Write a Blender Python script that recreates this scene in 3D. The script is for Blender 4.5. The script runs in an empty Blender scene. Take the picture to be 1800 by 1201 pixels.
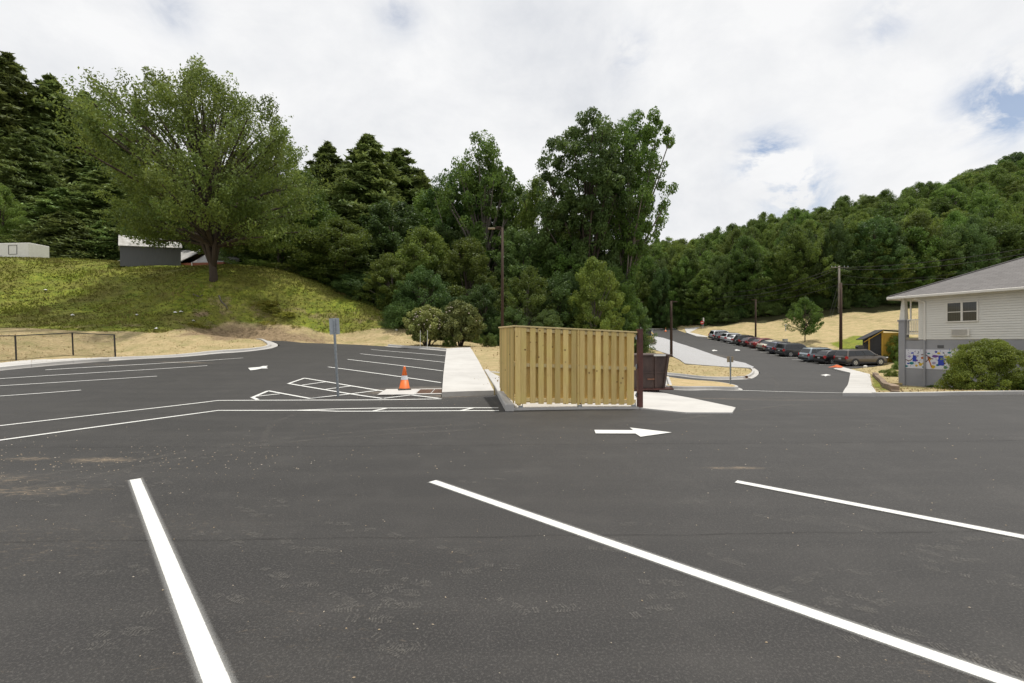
import bpy, bmesh, math, random
import numpy as np
from mathutils import Vector, Matrix
R = math.radians
sc = bpy.context.scene
C = sc.collection
rnd = random.Random(7)
# ------------------------------------------------------------------ camera, light, sky
CAMZ = 1.7
cd = bpy.data.cameras.new('camera'); cam = bpy.data.objects.new('camera', cd); C.objects.link(cam)
cd.sensor_width = 36; cd.lens = 16.0; cd.clip_start = .05; cd.clip_end = 3000
cam.location = (0, 0, CAMZ); cam.rotation_euler = (R(90), 0, 0)
sc.camera = cam
sc.view_settings.view_transform = 'Standard'; sc.view_settings.look = 'None'
sc.view_settings.exposure = 0; sc.view_settings.gamma = 1
SUN = Vector((.20, .15, .97)).normalized()
sl = bpy.data.lights.new('sun', 'SUN'); so = bpy.data.objects.new('sun', sl); C.objects.link(so)
sl.energy = 3.6; sl.angle = R(1.5); sl.color = (1, .95, .86)
so.rotation_euler = SUN.to_track_quat('Z', 'Y').to_euler(); so.location = (0, 0, 60)
w = bpy.data.worlds.new('World'); sc.world = w; w.use_nodes = True
nt = w.node_tree; N = nt.nodes; Lk = nt.links; N.clear()
def nd(t, **k):
    n = N.new(t)
    for a, b in k.items(): setattr(n, a, b)
    return n
sky = nd('ShaderNodeTexSky', sky_type='NISHITA', sun_disc=False)
sky.sun_elevation = math.asin(SUN.z); sky.sun_rotation = math.atan2(SUN.x, SUN.y)
bg1 = nd('ShaderNodeBackground'); bg1.inputs[1].default_value = .115
Lk.new(sky.outputs[0], bg1.inputs[0])
tc = nd('ShaderNodeTexCoord')
def noise(vec, scale, detail=6, rough=.55, dist=0):
    n = nd('ShaderNodeTexNoise'); n.inputs['Scale'].default_value = scale; n.inputs['Detail'].default_value = detail
    n.inputs['Roughness'].default_value = rough; n.inputs['Distortion'].default_value = dist
    Lk.new(vec, n.inputs['Vector']); return n.outputs[0]
def mth(op, a, b=None, c=None):
    n = nd('ShaderNodeMath', operation=op)
    for i, v in enumerate((a, b, c)):
        if v is None: continue
        if isinstance(v, (int, float)): n.inputs[i].default_value = v
        else: Lk.new(v, n.inputs[i])
    return n.outputs[0]
def ramp(fac, stops):
    n = nd('ShaderNodeValToRGB'); e = n.color_ramp.elements
    while len(e) < len(stops): e.new(.5)
    for i, (p, c) in enumerate(stops):
        e[i].position = p; e[i].color = (c[0], c[1], c[2], 1)
    Lk.new(fac, n.inputs[0]); return n.outputs[0]
mp = nd('ShaderNodeMapping'); mp.inputs['Scale'].default_value = (1, 1, 1.5); Lk.new(tc.outputs['Generated'], mp.inputs[0])
n1 = noise(mp.outputs[0], 2.1, 8, .56, .3)
# gaps in the cloud cover, found by direction
gaps = None
for (px, py, k) in ((1352, 282, 48), (1400, 338, 48), (1768, 178, 48), (1560, 40, 60), (300, 10, 80), (1105, 95, 60), (700, 20, 80)):
    d = Vector((px-900, 800, 600-py)).normalized()
    v = nd('ShaderNodeVectorMath', operation='DOT_PRODUCT'); Lk.new(tc.outputs['Generated'], v.inputs[0]); v.inputs[1].default_value = d
    s = mth('MULTIPLY', mth('SUBTRACT', v.outputs['Value'], 1.0), k*22.0)   # 0 at centre, falls off
    g = mth('POWER', 2.718, s)
    g = mth('MULTIPLY', g, 1.0 if k < 49 else .25)
    gaps = g if gaps is None else mth('MAXIMUM', gaps, g)
n2 = noise(mp.outputs[0], 9.0, 7, .6, .4)
gapn = mth('MULTIPLY', gaps, mth('MULTIPLY', mth('SUBTRACT', n2, .40), 9.0))
n3 = noise(mp.outputs[0], 3.3, 8, .6, .2)
base_open = mth('MULTIPLY', mth('SUBTRACT', mth('SUBTRACT', n1, .0), .66), 4.0)
opn = mth('MAXIMUM', gapn, base_open)
cl = nd('ShaderNodeClamp'); Lk.new(opn, cl.inputs[0]); cl.inputs['Max'].default_value = .8
ccol = ramp(n3, [(.30, (.74, .76, .80)), (.46, (.86, .87, .89)), (.60, (.95, .953, .96))])
bg2 = nd('ShaderNodeBackground'); Lk.new(ccol, bg2.inputs[0]); bg2.inputs[1].default_value = 1.0
mx = nd('ShaderNodeMixShader'); Lk.new(cl.outputs[0], mx.inputs[0]); Lk.new(bg2.outputs[0], mx.inputs[1]); Lk.new(bg1.outputs[0], mx.inputs[2])
wo = nd('ShaderNodeOutputWorld'); Lk.new(mx.outputs[0], wo.inputs[0])

# ------------------------------------------------------------------ terrain height
def P(px, py, Y): return ((px-900)/800*Y, Y, CAMZ+(600-py)/800*Y)
CP = []
for x in (-30, -18, -9, 0, 9, 18, 30):
    for y in (-12, -3, 4, 10): CP.append((x, y, 0))
CP += [(-25,14.5,.06),(-14,14.5,.02),(-4,14.3,0),(.5,13.3,0),(5,13.6,-.14),(12,14.5,-.2),(20,14.5,-.15),(35,14,-.1)]
CP += [(-27,18,.2),(-15,18,.19),(-8,18,.19),(-2.5,17.6,.17),(2.5,17,-.08),(6,18,-.34),(12,18,-.42),(18,18.5,-.42),(26,18,-.4)]
CP += [(-27,22,.44),(-17,22,.42),(-8,22,.42),(-3,22,.40),(2,22,.1),(6.5,22,-.4),(12,22,-.6),(20,22,-.72),(28,20,-.6),(40,22,-.4)]
CP += [(-30,27,.78),(-20,27,.72),(-10,27,.70),(-3,27,.68),(2.5,27,.35),(8,27,-.45),(15,27,-.82),(21,27,-1.),(27,27,-1.),(40,30,-.4)]
CP += [(-30,33,1.4),(-20,33,1.06),(-10,33,1.04),(-3.5,33,1.04),(3,33,.6),(10,34,-.5),(17,34,-.86),(25,34,-1.),(33,35,-.95)]
CP += [(-25,41.7,1.76),(-8,39,1.38),(-2,40,1.2),(5,41,.3),(14,42,-.75),(20,37,-.85),(24,43,-.85),(32,42,-.95),(43,42,-.5)]
CP += [(27,54,-.48),(21,60,-.17),(28,61,0),(27.8,67.5,.77),(28.5,76,1.35),(28.2,84,2.1),(30.5,92,2.9)]
CP += [(33,49,-.81),(34,54.4,-.5),(34.5,60,-.07),(35.5,65.2,.56),(36.5,70.6,.92),(37,76,1.4),(37.5,80,1.75),(36,92,2.95),(34,100,3.65),(40,105,4.6),(30,105,4.2),(33,112,5)]
CP += [(39,50,-.62),(39,56,-.3),(40,62,.25),(41,70,.98),(42,80,1.8),(41,88,2.9),(42.5,51,-.3),(46,55,.5),(42.5,68,1.5),(46,68,2.0),(48,64,1.5)]
CP += [(70,80,6.1),(61.6,85,5.6),(50.6,92,4.9),(41.6,95,3.75),(55,75,3.4),(62,62,2.2),(55,50,.6),(75,50,1.0),(95,80,8)]
# left bank
for a in ((0,455,52),(130,460,52),(210,466,51),(320,477,49),(375,491,46),(520,500,50),(560,520,50),(620,556,48),(700,590,45),(527,601.5,41),(606.7,605,40),(676,608.5,38.5),(470,598.3,41.5),(477,600.6,37.5),(492,606.5,34.5),(430,597,37),
          (0,578,34),(200,584,36),(330,582,38),(450,589,42.8),(600,593,45.5),(0,640,22.5),(0,610,28),(100,525,43),(270,525,43),(430,545,44.8),(550,565,46.5)):
    CP.append(P(*a))
CP += [(-80,34,2.6),(-80,52,11.5),(-60,66,12.6),(-45,66,11.2),(-30,64,9.6),(-20,62,7.5),(-9,58,2.5),(0,52,1.2),(8,52,-.3),(12,62,-.3),(0,66,2.2),(15,72,.8),(-12,72,8)]
CP += [(-85,90,21),(-60,95,20),(-30,95,17),(0,95,10),(15,95,5),(22,105,5),(-120,90,24),(-120,40,6),(-60,20,.6),(-60,-10,0),(60,-10,0),(60,14,-.1)]
CP += [(40,118,7),(58,110,11),(75,100,12),(100,100,14),(28,122,8),(10,125,14),(-30,140,30),(-90,140,40),(60,150,22),(100,150,32),(150,140,40),(202,180,61),(185,200,53),(165,220,41),(144,230,41),(129,240,41),(103,250,38),(81,260,34),(64,270,30),(0,270,38),(-100,260,60),(20,180,20),(150,100,25),(130,60,12),(230,120,46),(260,220,46),(140,330,30),(0,380,20),(300,350,40),(-250,150,50),(-250,0,10),(260,0,10),(130,20,2),(-120,-10,1),(300,-80,0),(-300,-80,0),(0,-80,0)]
cp = np.array(CP, float)
CC = 4.0
def _phi(r2): return np.sqrt(r2+CC*CC)
A = _phi(((cp[:,None,:2]-cp[None,:,:2])**2).sum(-1)); n_ = len(cp)
M_ = np.zeros((n_+3, n_+3)); M_[:n_,:n_] = A; M_[:n_,n_] = 1; M_[:n_,n_+1:] = cp[:,:2]; M_[n_:,:n_] = M_[:n_,n_:].T
M_[:n_,:n_] -= np.eye(n_)*.02
WT = np.linalg.solve(M_, np.concatenate([cp[:,2], [0,0,0]]))
def HH(X, Y):
    X = np.asarray(X, float); Y = np.asarray(Y, float); sh = X.shape; x = X.ravel(); y = Y.ravel(); out = np.empty(len(x))
    for s in range(0, len(x), 20000):
        xx = x[s:s+20000]; yy = y[s:s+20000]
        r2 = (xx[:,None]-cp[None,:,0])**2+(yy[:,None]-cp[None,:,1])**2
        out[s:s+20000] = _phi(r2)@WT[:n_]+WT[n_]+WT[n_+1]*xx+WT[n_+2]*yy
    return out.reshape(sh)
def H(x, y): return float(HH([x], [y])[0])
YS = np.concatenate([np.arange(1.2, 30, .03), np.arange(30, 130, .1), np.arange(130, 420, 1)])
def G(px, py, ymin=0):
    """where a view ray meets the ground"""
    Y = YS[YS >= ymin]; x = (px-900)/800*Y; z = CAMZ+(600-py)/800*Y
    d = z-HH(x, Y); i = np.argmax(d <= 0)
    if d[i] > 0: raise Exception('no ground at %s %s' % (px, py))
    if i > 0: t = d[i-1]/(d[i-1]-d[i]); y = Y[i-1]+t*(Y[i]-Y[i-1])
    else: y = Y[0]
    return ((px-900)/800*y, float(y))
def GG(l): return [G(*p) if len(p) == 2 or p[2] != 'w' else (p[0], p[1]) for p in l]

# ------------------------------------------------------------------ materials
class NT:
    def __init__(s, name):
        s.m = bpy.data.materials.new(name); s.m.use_nodes = True; s.t = s.m.node_tree; s.N = s.t.nodes; s.L = s.t.links
        s.b = s.N['Principled BSDF']; s.out = s.N['Material Output']; s.tc = s.N.new('ShaderNodeTexCoord')
    def set(s, sock, v):
        i = s.b.inputs[sock] if isinstance(sock, str) else sock
        if hasattr(v, 'is_output') or isinstance(v, bpy.types.NodeSocket): s.L.new(v, i)
        elif isinstance(v, (tuple, list)): i.default_value = (*v[:3], 1)
        else: i.default_value = v
    def noise(s, scale, detail=4, rough=.55, vec=None, stretch=None, dist=0, coord='Object', out=0):
        v = vec or s.tc.outputs[coord]
        if stretch:
            m = s.N.new('ShaderNodeMapping'); m.inputs['Scale'].default_value = stretch; s.L.new(v, m.inputs[0]); v = m.outputs[0]
        n = s.N.new('ShaderNodeTexNoise'); n.inputs['Scale'].default_value = scale; n.inputs['Detail'].default_value = detail
        n.inputs['Roughness'].default_value = rough; n.inputs['Distortion'].default_value = dist; s.L.new(v, n.inputs['Vector']); return n.outputs[out]
    def voronoi(s, scale, feature='F1', vec=None, out=0):
        n = s.N.new('ShaderNodeTexVoronoi'); n.feature = feature; n.inputs['Scale'].default_value = scale
        s.L.new(vec or s.tc.outputs['Object'], n.inputs['Vector']); return n.outputs[out]
    def ramp(s, fac, stops):
        n = s.N.new('ShaderNodeValToRGB'); e = n.color_ramp.elements
        while len(e) < len(stops): e.new(.5)
        for i, (p, c) in enumerate(stops):
            if not isinstance(c, tuple): c = (c, c, c)
            e[i].position = p; e[i].color = (*c, 1)
        s.L.new(fac, n.inputs[0]); return n.outputs[0]
    def mix(s, fac, a, b, mode='MIX'):
        n = s.N.new('ShaderNodeMix'); n.data_type = 'RGBA'; n.blend_type = mode
        for k, v in ((0, fac), (6, a), (7, b)):
            if isinstance(v, bpy.types.NodeSocket): s.L.new(v, n.inputs[k])
            elif isinstance(v, tuple): n.inputs[k].default_value = (*v[:3], 1)
            else: n.inputs[k].default_value = v
        return n.outputs[2]
    def math(s, op, a, b=0.0, c=None):
        n = s.N.new('ShaderNodeMath'); n.operation = op
        for i, v in enumerate((a, b, c)):
            if v is None: continue
            if isinstance(v, bpy.types.NodeSocket): s.L.new(v, n.inputs[i])
            else: n.inputs[i].default_value = v
        return n.outputs[0]
    def attr(s, name):
        n = s.N.new('ShaderNodeAttribute'); n.attribute_name = name; return n
    def bump(s, h, strength=.3, dist=.01):
        n = s.N.new('ShaderNodeBump'); n.inputs['Strength'].default_value = strength; n.inputs['Distance'].default_value = dist
        s.L.new(h, n.inputs['Height']); s.L.new(n.outputs[0], s.b.inputs['Normal'])
    def orand(s):
        n = s.N.new('ShaderNodeObjectInfo'); return n.outputs['Random']
def pm(name, c1, c2=None, scale=3, rough=.7, bump=0, metal=0, bscale=None, spec=None, stretch=None, rand=0, bd=.01):
    k = NT(name); k.set('Roughness', rough); k.set('Metallic', metal)
    if spec is not None: k.set('Specular IOR Level', spec)
    if c2 is None: c2 = tuple(c*.8 for c in c1)
    col = k.ramp(k.noise(scale, 6, .6, stretch=stretch), [(.35, c1), (.65, c2)])
    if rand:
        v = k.math('MULTIPLY_ADD', k.orand(), rand, 1-rand/2)
        hs = k.N.new('ShaderNodeHueSaturation'); k.L.new(v, hs.inputs['Value']); k.L.new(col, hs.inputs['Color']); col = hs.outputs[0]
    k.set('Base Color', col)
    if bump: k.bump(k.noise(bscale or scale*8, 4, stretch=stretch), bump, bd)
    return k.m
# asphalt: dark binder, fine pale aggregate, dust and straw-coloured dirt where it was tracked in
k = NT('asphalt'); k.set('Roughness', .70); k.set('Specular IOR Level', .45)
obj_ = k.tc.outputs['Object']
big = k.noise(.16, 5, .6); mid = k.noise(1.3, 6, .65); fine = k.noise(62, 4, .85); streak = k.noise(1.0, 5, .65, stretch=(.12, 1.6, 1))
c = k.mix(k.ramp(big, [(.3, 0.), (.7, 1.)]), (.0165, .0156, .0154), (.027, .0254, .0248))
c = k.mix(k.math('MULTIPLY', k.ramp(streak, [(.42, 0.), (.75, 1.)]), .45), c, (.046, .043, .040))
c = k.mix(k.math('MULTIPLY', k.ramp(mid, [(.5, 0.), (.72, 1.)]), .3), c, (.060, .056, .052))
c = k.mix(k.ramp(fine, [(.50, 0.), (.70, .65)]), c, (.115, .108, .100))
c = k.mix(k.ramp(k.voronoi(60, out=0), [(.0, .5), (.22, 0.)]), c, (.02, .019, .018))
# scattered pale specks
sp = k.ramp(k.voronoi(7, out=0), [(.0, 1.), (.035, 0.)])
c = k.mix(k.math('MULTIPLY', sp, k.ramp(k.noise(2, 2), [(.5, 0.), (.6, .8)])), c, (.35, .30, .24))
# dirt: tracked towards the left side and round a few places
sep = k.N.new('ShaderNodeSeparateXYZ'); k.L.new(obj_, sep.inputs[0])
def blob(x0, y0, rx, ry):
    a = k.math('DIVIDE', k.math('SUBTRACT', sep.outputs[0], x0), rx); b = k.math('DIVIDE', k.math('SUBTRACT', sep.outputs[1], y0), ry)
    r = k.math('ADD', k.math('MULTIPLY', a, a), k.math('MULTIPLY', b, b))
    return k.math('MAXIMUM', k.math('SUBTRACT', 1.0, r), 0.0)
patches = [(-5.9,6.55,.75,.22,1.),(-7.0,6.6,.5,.15,.9),(-8.3,6.2,1.6,.5,1.),(-6.8,5.6,1.6,.35,.8),(-5.5,5.2,1.2,.3,.7),(-3.3,4.2,1.6,.5,.3),(-4.2,3.8,1.6,.8,.35),(-1.3,2.6,1.2,.7,.2),(-.7,3.6,1.2,.6,.2),
           (3.0,6.1,.6,.1,1.),(-3.2,15.0,3.0,1.0,.85),(-1.8,14.2,1.2,.7,.9),(7.5,15.9,3,.5,.75),(10,15.3,3,.6,.6),(9.5,16.8,3,.5,.5),(-17.5,24.3,2.2,.5,.9),(-20.5,22.5,3,.7,.55),(2.3,2.0,1.2,.6,.35),(6,16,3,.35,.5),(27,60,1,4,.7)]
dm = None
for (x0,y0,rx,ry,s) in patches:
    v = k.math('MULTIPLY', blob(x0,y0,rx,ry), s); dm = v if dm is None else k.math('MAXIMUM', dm, v)
dn = k.noise(15, 9, .85, stretch=(.45, 1.2, 1), dist=.3)
dmask = k.math('MULTIPLY', k.ramp(k.math('ADD', k.math('MULTIPLY', dm, .22), dn), [(.62, 0.), (.82, 1.)]), .7)
c = k.mix(dmask, c, (.27, .205, .135))
dmask2 = k.math('MULTIPLY', dm, k.ramp(k.noise(.9, 5, .7), [(.35, .1), (.65, .5)]))
c = k.mix(k.math('MULTIPLY', dmask2, .18), c, (.14, .12, .10))
pale = k.math('MULTIPLY', k.math('MAXIMUM', blob(-2.7, 15.3, 2.4, 1.1), blob(-1.9, 14.6, 1.3, .9)), k.ramp(k.noise(3.5, 8, .8, stretch=(.5, 1.4, 1)), [(.36, .1), (.62, .9)]))
c = k.mix(k.math('MULTIPLY', pale, .8), c, (.27, .235, .19))
k.set('Base Color', c)
k.bump(k.math('ADD', k.math('MULTIPLY', k.noise(150, 3, .7), 1.0), k.math('MULTIPLY', k.noise(14, 3), .8)), .45, .006)
M_ASPH = k.m
# terrain: weights per vertex: R straw, G green, B bare dirt, remainder forest floor
k = NT('ground_cover'); k.set('Roughness', .95); k.set('Specular IOR Level', .15)
a = k.attr('zone').outputs['Color']; sp3 = k.N.new('ShaderNodeSeparateColor'); k.L.new(a, sp3.inputs[0])
nz = k.noise(.55, 8, .68); nf = k.noise(7, 6, .7, stretch=(1, 1, 1)); ns = k.noise(5, 6, .72, stretch=(.5, 1.6, 1), dist=.5)
forest = k.mix(k.ramp(nf, [(.4, 0.), (.65, 1.)]), (.030, .028, .012), (.055, .06, .022))
straw = k.ramp(ns, [(.25, (.27, .205, .105)), (.45, (.43, .335, .18)), (.62, (.54, .43, .25)), (.75, (.62, .51, .32))])
strawg = k.mix(k.ramp(k.noise(.8, 6, .7), [(.44, 0.), (.70, .75)]), straw, (.22, .22, .085))
gr1 = k.ramp(k.noise(2.4, 8, .75, stretch=(.7, .9, 1.5)), [(.28, (.07, .10, .018)), (.42, (.13, .175, .026)), (.52, (.21, .245, .034)), (.64, (.29, .305, .045)), (.76, (.30, .26, .10))])
gr = k.mix(k.ramp(k.noise(.23, 6, .7), [(.40, 0.), (.62, .8)]), gr1, k.ramp(k.noise(1.4, 6, .75), [(.35, (.11, .10, .03)), (.55, (.20, .17, .055)), (.68, (.20, .23, .04))]))
dirt = k.ramp(k.noise(3.2, 8, .75), [(.3, (.09, .065, .038)), (.5, (.27, .20, .12)), (.62, (.34, .25, .16)), (.72, (.14, .15, .05))])
def wt(ch): return k.ramp(k.math('ADD', sp3.outputs[ch], k.math('MULTIPLY', k.math('SUBTRACT', nz, .5), 1.1)), [(.40, 0.), (.60, 1.)])
def wt2(ch): return k.ramp(k.math('ADD', sp3.outputs[ch], k.math('MULTIPLY', k.math('SUBTRACT', nz, .5), .35)), [(.44, 0.), (.56, 1.)])
c = k.mix(wt2(0), forest, strawg); c = k.mix(wt2(1), c, gr); c = k.mix(wt(2), c, dirt)
k.set('Base Color', c); k.bump(k.math('ADD', k.noise(18, 6, .75), k.math('MULTIPLY', nf, 2.)), .9, .06)
M_GROUND = k.m
k = NT('mown_straw'); k.set('Roughness', .95); k.set('Specular IOR Level', .15)
ns = k.noise(9, 6, .75, stretch=(.4, 1.8, 1), dist=.6)
c = k.ramp(ns, [(.25, (.25, .19, .095)), (.45, (.44, .33, .175)), (.6, (.55, .43, .25)), (.75, (.63, .52, .32))])
c = k.mix(k.ramp(k.noise(.7, 5, .7), [(.5, 0.), (.7, .7)]), c, (.17, .18, .05))
c = k.mix(k.ramp(k.noise(1.7, 6, .7), [(.60, 0.), (.75, .6)]), c, (.20, .12, .06))
k.set('Base Color', c); k.bump(k.noise(25, 6, .75), .8, .05)
M_STRAW = k.m
def concrete(name, b, warm=1.0):
    k = NT(name); k.set('Roughness', .85); k.set('Specular IOR Level', .3)
    c = k.ramp(k.noise(.8, 7, .65), [(.3, (b*.86, b*.835*warm, b*.80*warm)), (.55, (b, b*.975, b*.93)), (.75, (b*1.07, b*1.05, b*1.01))])
    c = k.mix(k.ramp(k.noise(6, 6, .7), [(.62, 0.), (.78, .35)]), c, (b*.6, b*.55, b*.48))
    c = k.mix(k.ramp(k.noise(120, 2, .6), [(.6, 0.), (.8, .3)]), c, (b*.6, b*.58, b*.55))
    v = k.math('MULTIPLY_ADD', k.orand(), .08, .96)
    hs = k.N.new('ShaderNodeHueSaturation'); k.L.new(v, hs.inputs['Value']); k.L.new(c, hs.inputs['Color'])
    k.set('Base Color', hs.outputs[0]); k.bump(k.noise(90, 4, .6), .25, .004); return k.m
M_CONC = concrete('fresh_concrete', .50); M_CURB = concrete('curb_concrete', .46)
k = NT('gravel'); k.set('Roughness', .9)
c = k.ramp(k.noise(30, 4, .8), [(.3, (.22, .22, .22)), (.5, (.40, .40, .41)), (.7, (.56, .56, .57))])
c = k.mix(k.ramp(k.noise(.5, 5, .7), [(.5, 0.), (.75, .4)]), c, (.35, .33, .30)); k.set('Base Color', c); k.bump(k.noise(40, 4, .8), .8, .04)
M_GRAVEL = k.m
# road paint with a worn edge and overspray: attribute 'edge' = 0 in the core, 1 at the outer edge of the overspray
k = NT('road_paint'); k.set('Roughness', .6)
k.set('Base Color', k.ramp(k.noise(40, 4, .7), [(.3, (.60, .60, .575)), (.6, (.70, .70, .68))]))
e = k.attr('edge').outputs['Fac']
al = k.math('SUBTRACT', 1.0, k.math('MULTIPLY', e, 1.0)); er = k.math('ADD', e, k.math('MULTIPLY', k.math('SUBTRACT', k.noise(55, 4, .8), .5), .16))
al2 = k.ramp(k.math('ADD', al, k.math('MULTIPLY', k.math('SUBTRACT', k.noise(170, 3, .7), .5), .9)), [(.42, 0.), (1.0, 1.)])
al3 = k.math('MULTIPLY', al2, k.ramp(er, [(.03, 1.), (.07, .30)]))
wear = k.ramp(k.noise(60, 5, .8), [(.22, .65), (.34, 1.)])
k.set('Alpha', k.math('MULTIPLY', al3, wear)); k.bump(k.noise(150, 3, .7), .3, .004)
M_PAINT = k.m
k = NT('trodden_dust'); k.set('Roughness', .95); k.set('Base Color', (.24, .225, .20))
k.set('Alpha', k.ramp(k.noise(30, 5, .8), [(.38, 0.), (.70, .34)])); M_DUST = k.m
k = NT('tyre_scuff'); k.set('Roughness', .95); k.set('Base Color', (.19, .175, .155))
k.set('Alpha', k.math('MULTIPLY', k.ramp(k.noise(9, 6, .75), [(.40, 0.), (.75, .5)]), k.ramp(k.noise(.6, 3, .6), [(.38, 0.), (.6, 1.)]))); M_TYREMARK = k.m
# timber
def timber(name, c1, c2):
    k = NT(name); k.set('Roughness', .75); k.set('Specular IOR Level', .25)
    oi = k.N.new('ShaderNodeObjectInfo')
    va = k.N.new('ShaderNodeVectorMath'); va.operation = 'ADD'; k.L.new(k.tc.outputs['Object'], va.inputs[0])
    vm = k.N.new('ShaderNodeVectorMath'); vm.operation = 'SCALE'; vm.inputs[0].default_value = (31, 17, 23); k.L.new(oi.outputs['Random'], vm.inputs['Scale']); k.L.new(vm.outputs[0], va.inputs[1])
    v = va.outputs[0]
    g = k.noise(16, 5, .6, vec=v, stretch=(1.6, 1.6, .10), dist=1.2)
    c = k.mix(k.ramp(g, [(.32, 0.), (.68, 1.)]), c1, c2)
    c = k.mix(k.ramp(k.noise(2.0, 4, .6, vec=v), [(.45, 0.), (.7, .5)]), c, (c1[0]*.93, c1[1]*1.0, c1[2]*.78))
    kn = k.voronoi(4.2, vec=v); c = k.mix(k.ramp(kn, [(.06, .95), (.10, .0)]), c, (.10, .045, .015))
    c = k.mix(k.ramp(kn, [(.07, .35), (.16, .0)]), c, (.30, .17, .06))
    vv = k.math('MULTIPLY_ADD', oi.outputs['Random'], .42, .78)
    hs = k.N.new('ShaderNodeHueSaturation'); k.L.new(vv, hs.inputs['Value']); k.L.new(c, hs.inputs['Color'])
    k.set('Base Color', hs.outputs[0]); k.bump(g, .25, .004); return k.m
M_WOOD = timber('treated_pine', (.75, .57, .24), (.58, .42, .155)); M_WOODC = timber('pine_cap', (.72, .58, .31), (.60, .46, .22))
M_BLK = pm('black_coating', (.018, .018, .018), (.026, .025, .024), rough=.45)
M_GALV = pm('galvanised_steel', (.42, .45, .47), (.30, .33, .35), 12, .45, metal=.75)
M_SIGNB = pm('sign_back_aluminium', (.40, .43, .45), (.34, .37, .39), 9, .5, metal=.5)
M_RUST = pm('red_brown_steel_paint', (.115, .038, .028), (.075, .028, .022), 9, .6, .2)
M_DUMP = pm('weathered_brown_steel', (.045, .028, .024), (.085, .052, .042), 4, .6, .3, stretch=(1, 1, .4))
M_POLE = pm('dark_creosote_timber', (.036, .020, .013), (.065, .036, .022), 6, .85, .4, stretch=(4, 4, .3))
M_POLEG = pm('weathered_grey_timber', (.26, .235, .20), (.17, .15, .125), 6, .85, .4, stretch=(4, 4, .3))
M_WHITE = pm('white_paint', (.72, .71, .68), (.66, .65, .61), 4, .5)
M_BARK = pm('bark', (.085, .065, .048), (.045, .034, .026), 5, .95, .9, stretch=(3, 3, .6), bd=.05)
M_BARKG = pm('grey_bark', (.17, .15, .125), (.10, .085, .07), 5, .95, .9, stretch=(3, 3, .6), bd=.04)
M_TAN = pm('tan_sign', (.33, .27, .18), (.27, .22, .15), 9, .7)
M_RED = pm('red_paint', (.50, .02, .03), (.42, .02, .025), 5, .5)
M_WIRE = pm('cable', (.07, .07, .07), rough=1, spec=0)
def leafmat(name, c1, c2, trans=.25, rand=.6, ns=4.5, sat=1.0):
    k = NT(name); t = k.t
    oi = k.N.new('ShaderNodeObjectInfo')
    c = k.mix(k.ramp(k.noise(ns, 3, .6, coord='Object'), [(.35, 0.), (.65, 1.)]), c1, c2)
    at = k.attr('tone').outputs['Fac']
    v = k.math('MULTIPLY', k.math('MULTIPLY_ADD', oi.outputs['Random'], rand, 1-rand/2), k.math('MULTIPLY_ADD', at, 1.05, .50))
    hu = k.math('MULTIPLY_ADD', k.math('FRACT', k.math('MULTIPLY', oi.outputs['Random'], 7.31)), .035, .477)
    hs = k.N.new('ShaderNodeHueSaturation'); k.L.new(v, hs.inputs['Value']); k.L.new(hu, hs.inputs['Hue']); k.L.new(c, hs.inputs['Color']); hs.inputs['Saturation'].default_value = sat
    k.set('Base Color', hs.outputs[0]); k.set('Roughness', .55); k.set('Specular IOR Level', .3)
    tr = k.N.new('ShaderNodeBsdfTranslucent')
    h2 = k.N.new('ShaderNodeHueSaturation'); h2.inputs['Hue'].default_value = .48; h2.inputs['Value'].default_value = 1.2; k.L.new(hs.outputs[0], h2.inputs['Color']); k.L.new(h2.outputs[0], tr.inputs[0])
    ms = k.N.new('ShaderNodeMixShader'); ms.inputs[0].default_value = trans
    k.L.new(k.b.outputs[0], ms.inputs[1]); k.L.new(tr.outputs[0], ms.inputs[2]); k.L.new(ms.outputs[0], k.out.inputs[0]); return k.m
L_DEC = leafmat('broadleaf_foliage', (.080, .142, .025), (.132, .205, .038), .40)
L_DARK = leafmat('dark_broadleaf_foliage', (.054, .102, .026), (.088, .148, .035), .34)
L_PINE = leafmat('pine_needles', (.085, .135, .036), (.135, .185, .052), .28)
L_MAPLE = leafmat('maple_foliage', (.100, .155, .030), (.148, .20, .042), .42, rand=.1)
L_BRIGHT = leafmat('bright_foliage', (.100, .160, .024), (.13, .19, .035), .35)
L_RHODO = leafmat('rhododendron_foliage', (.14, .19, .05), (.21, .245, .075), .2)
L_GRASS = leafmat('tall_grass', (.16, .18, .02), (.25, .25, .035), .3, ns=4)
M_FLOWER = pm('pale_blossom', (.6, .5, .42), (.7, .62, .5), 9, .7)
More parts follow.
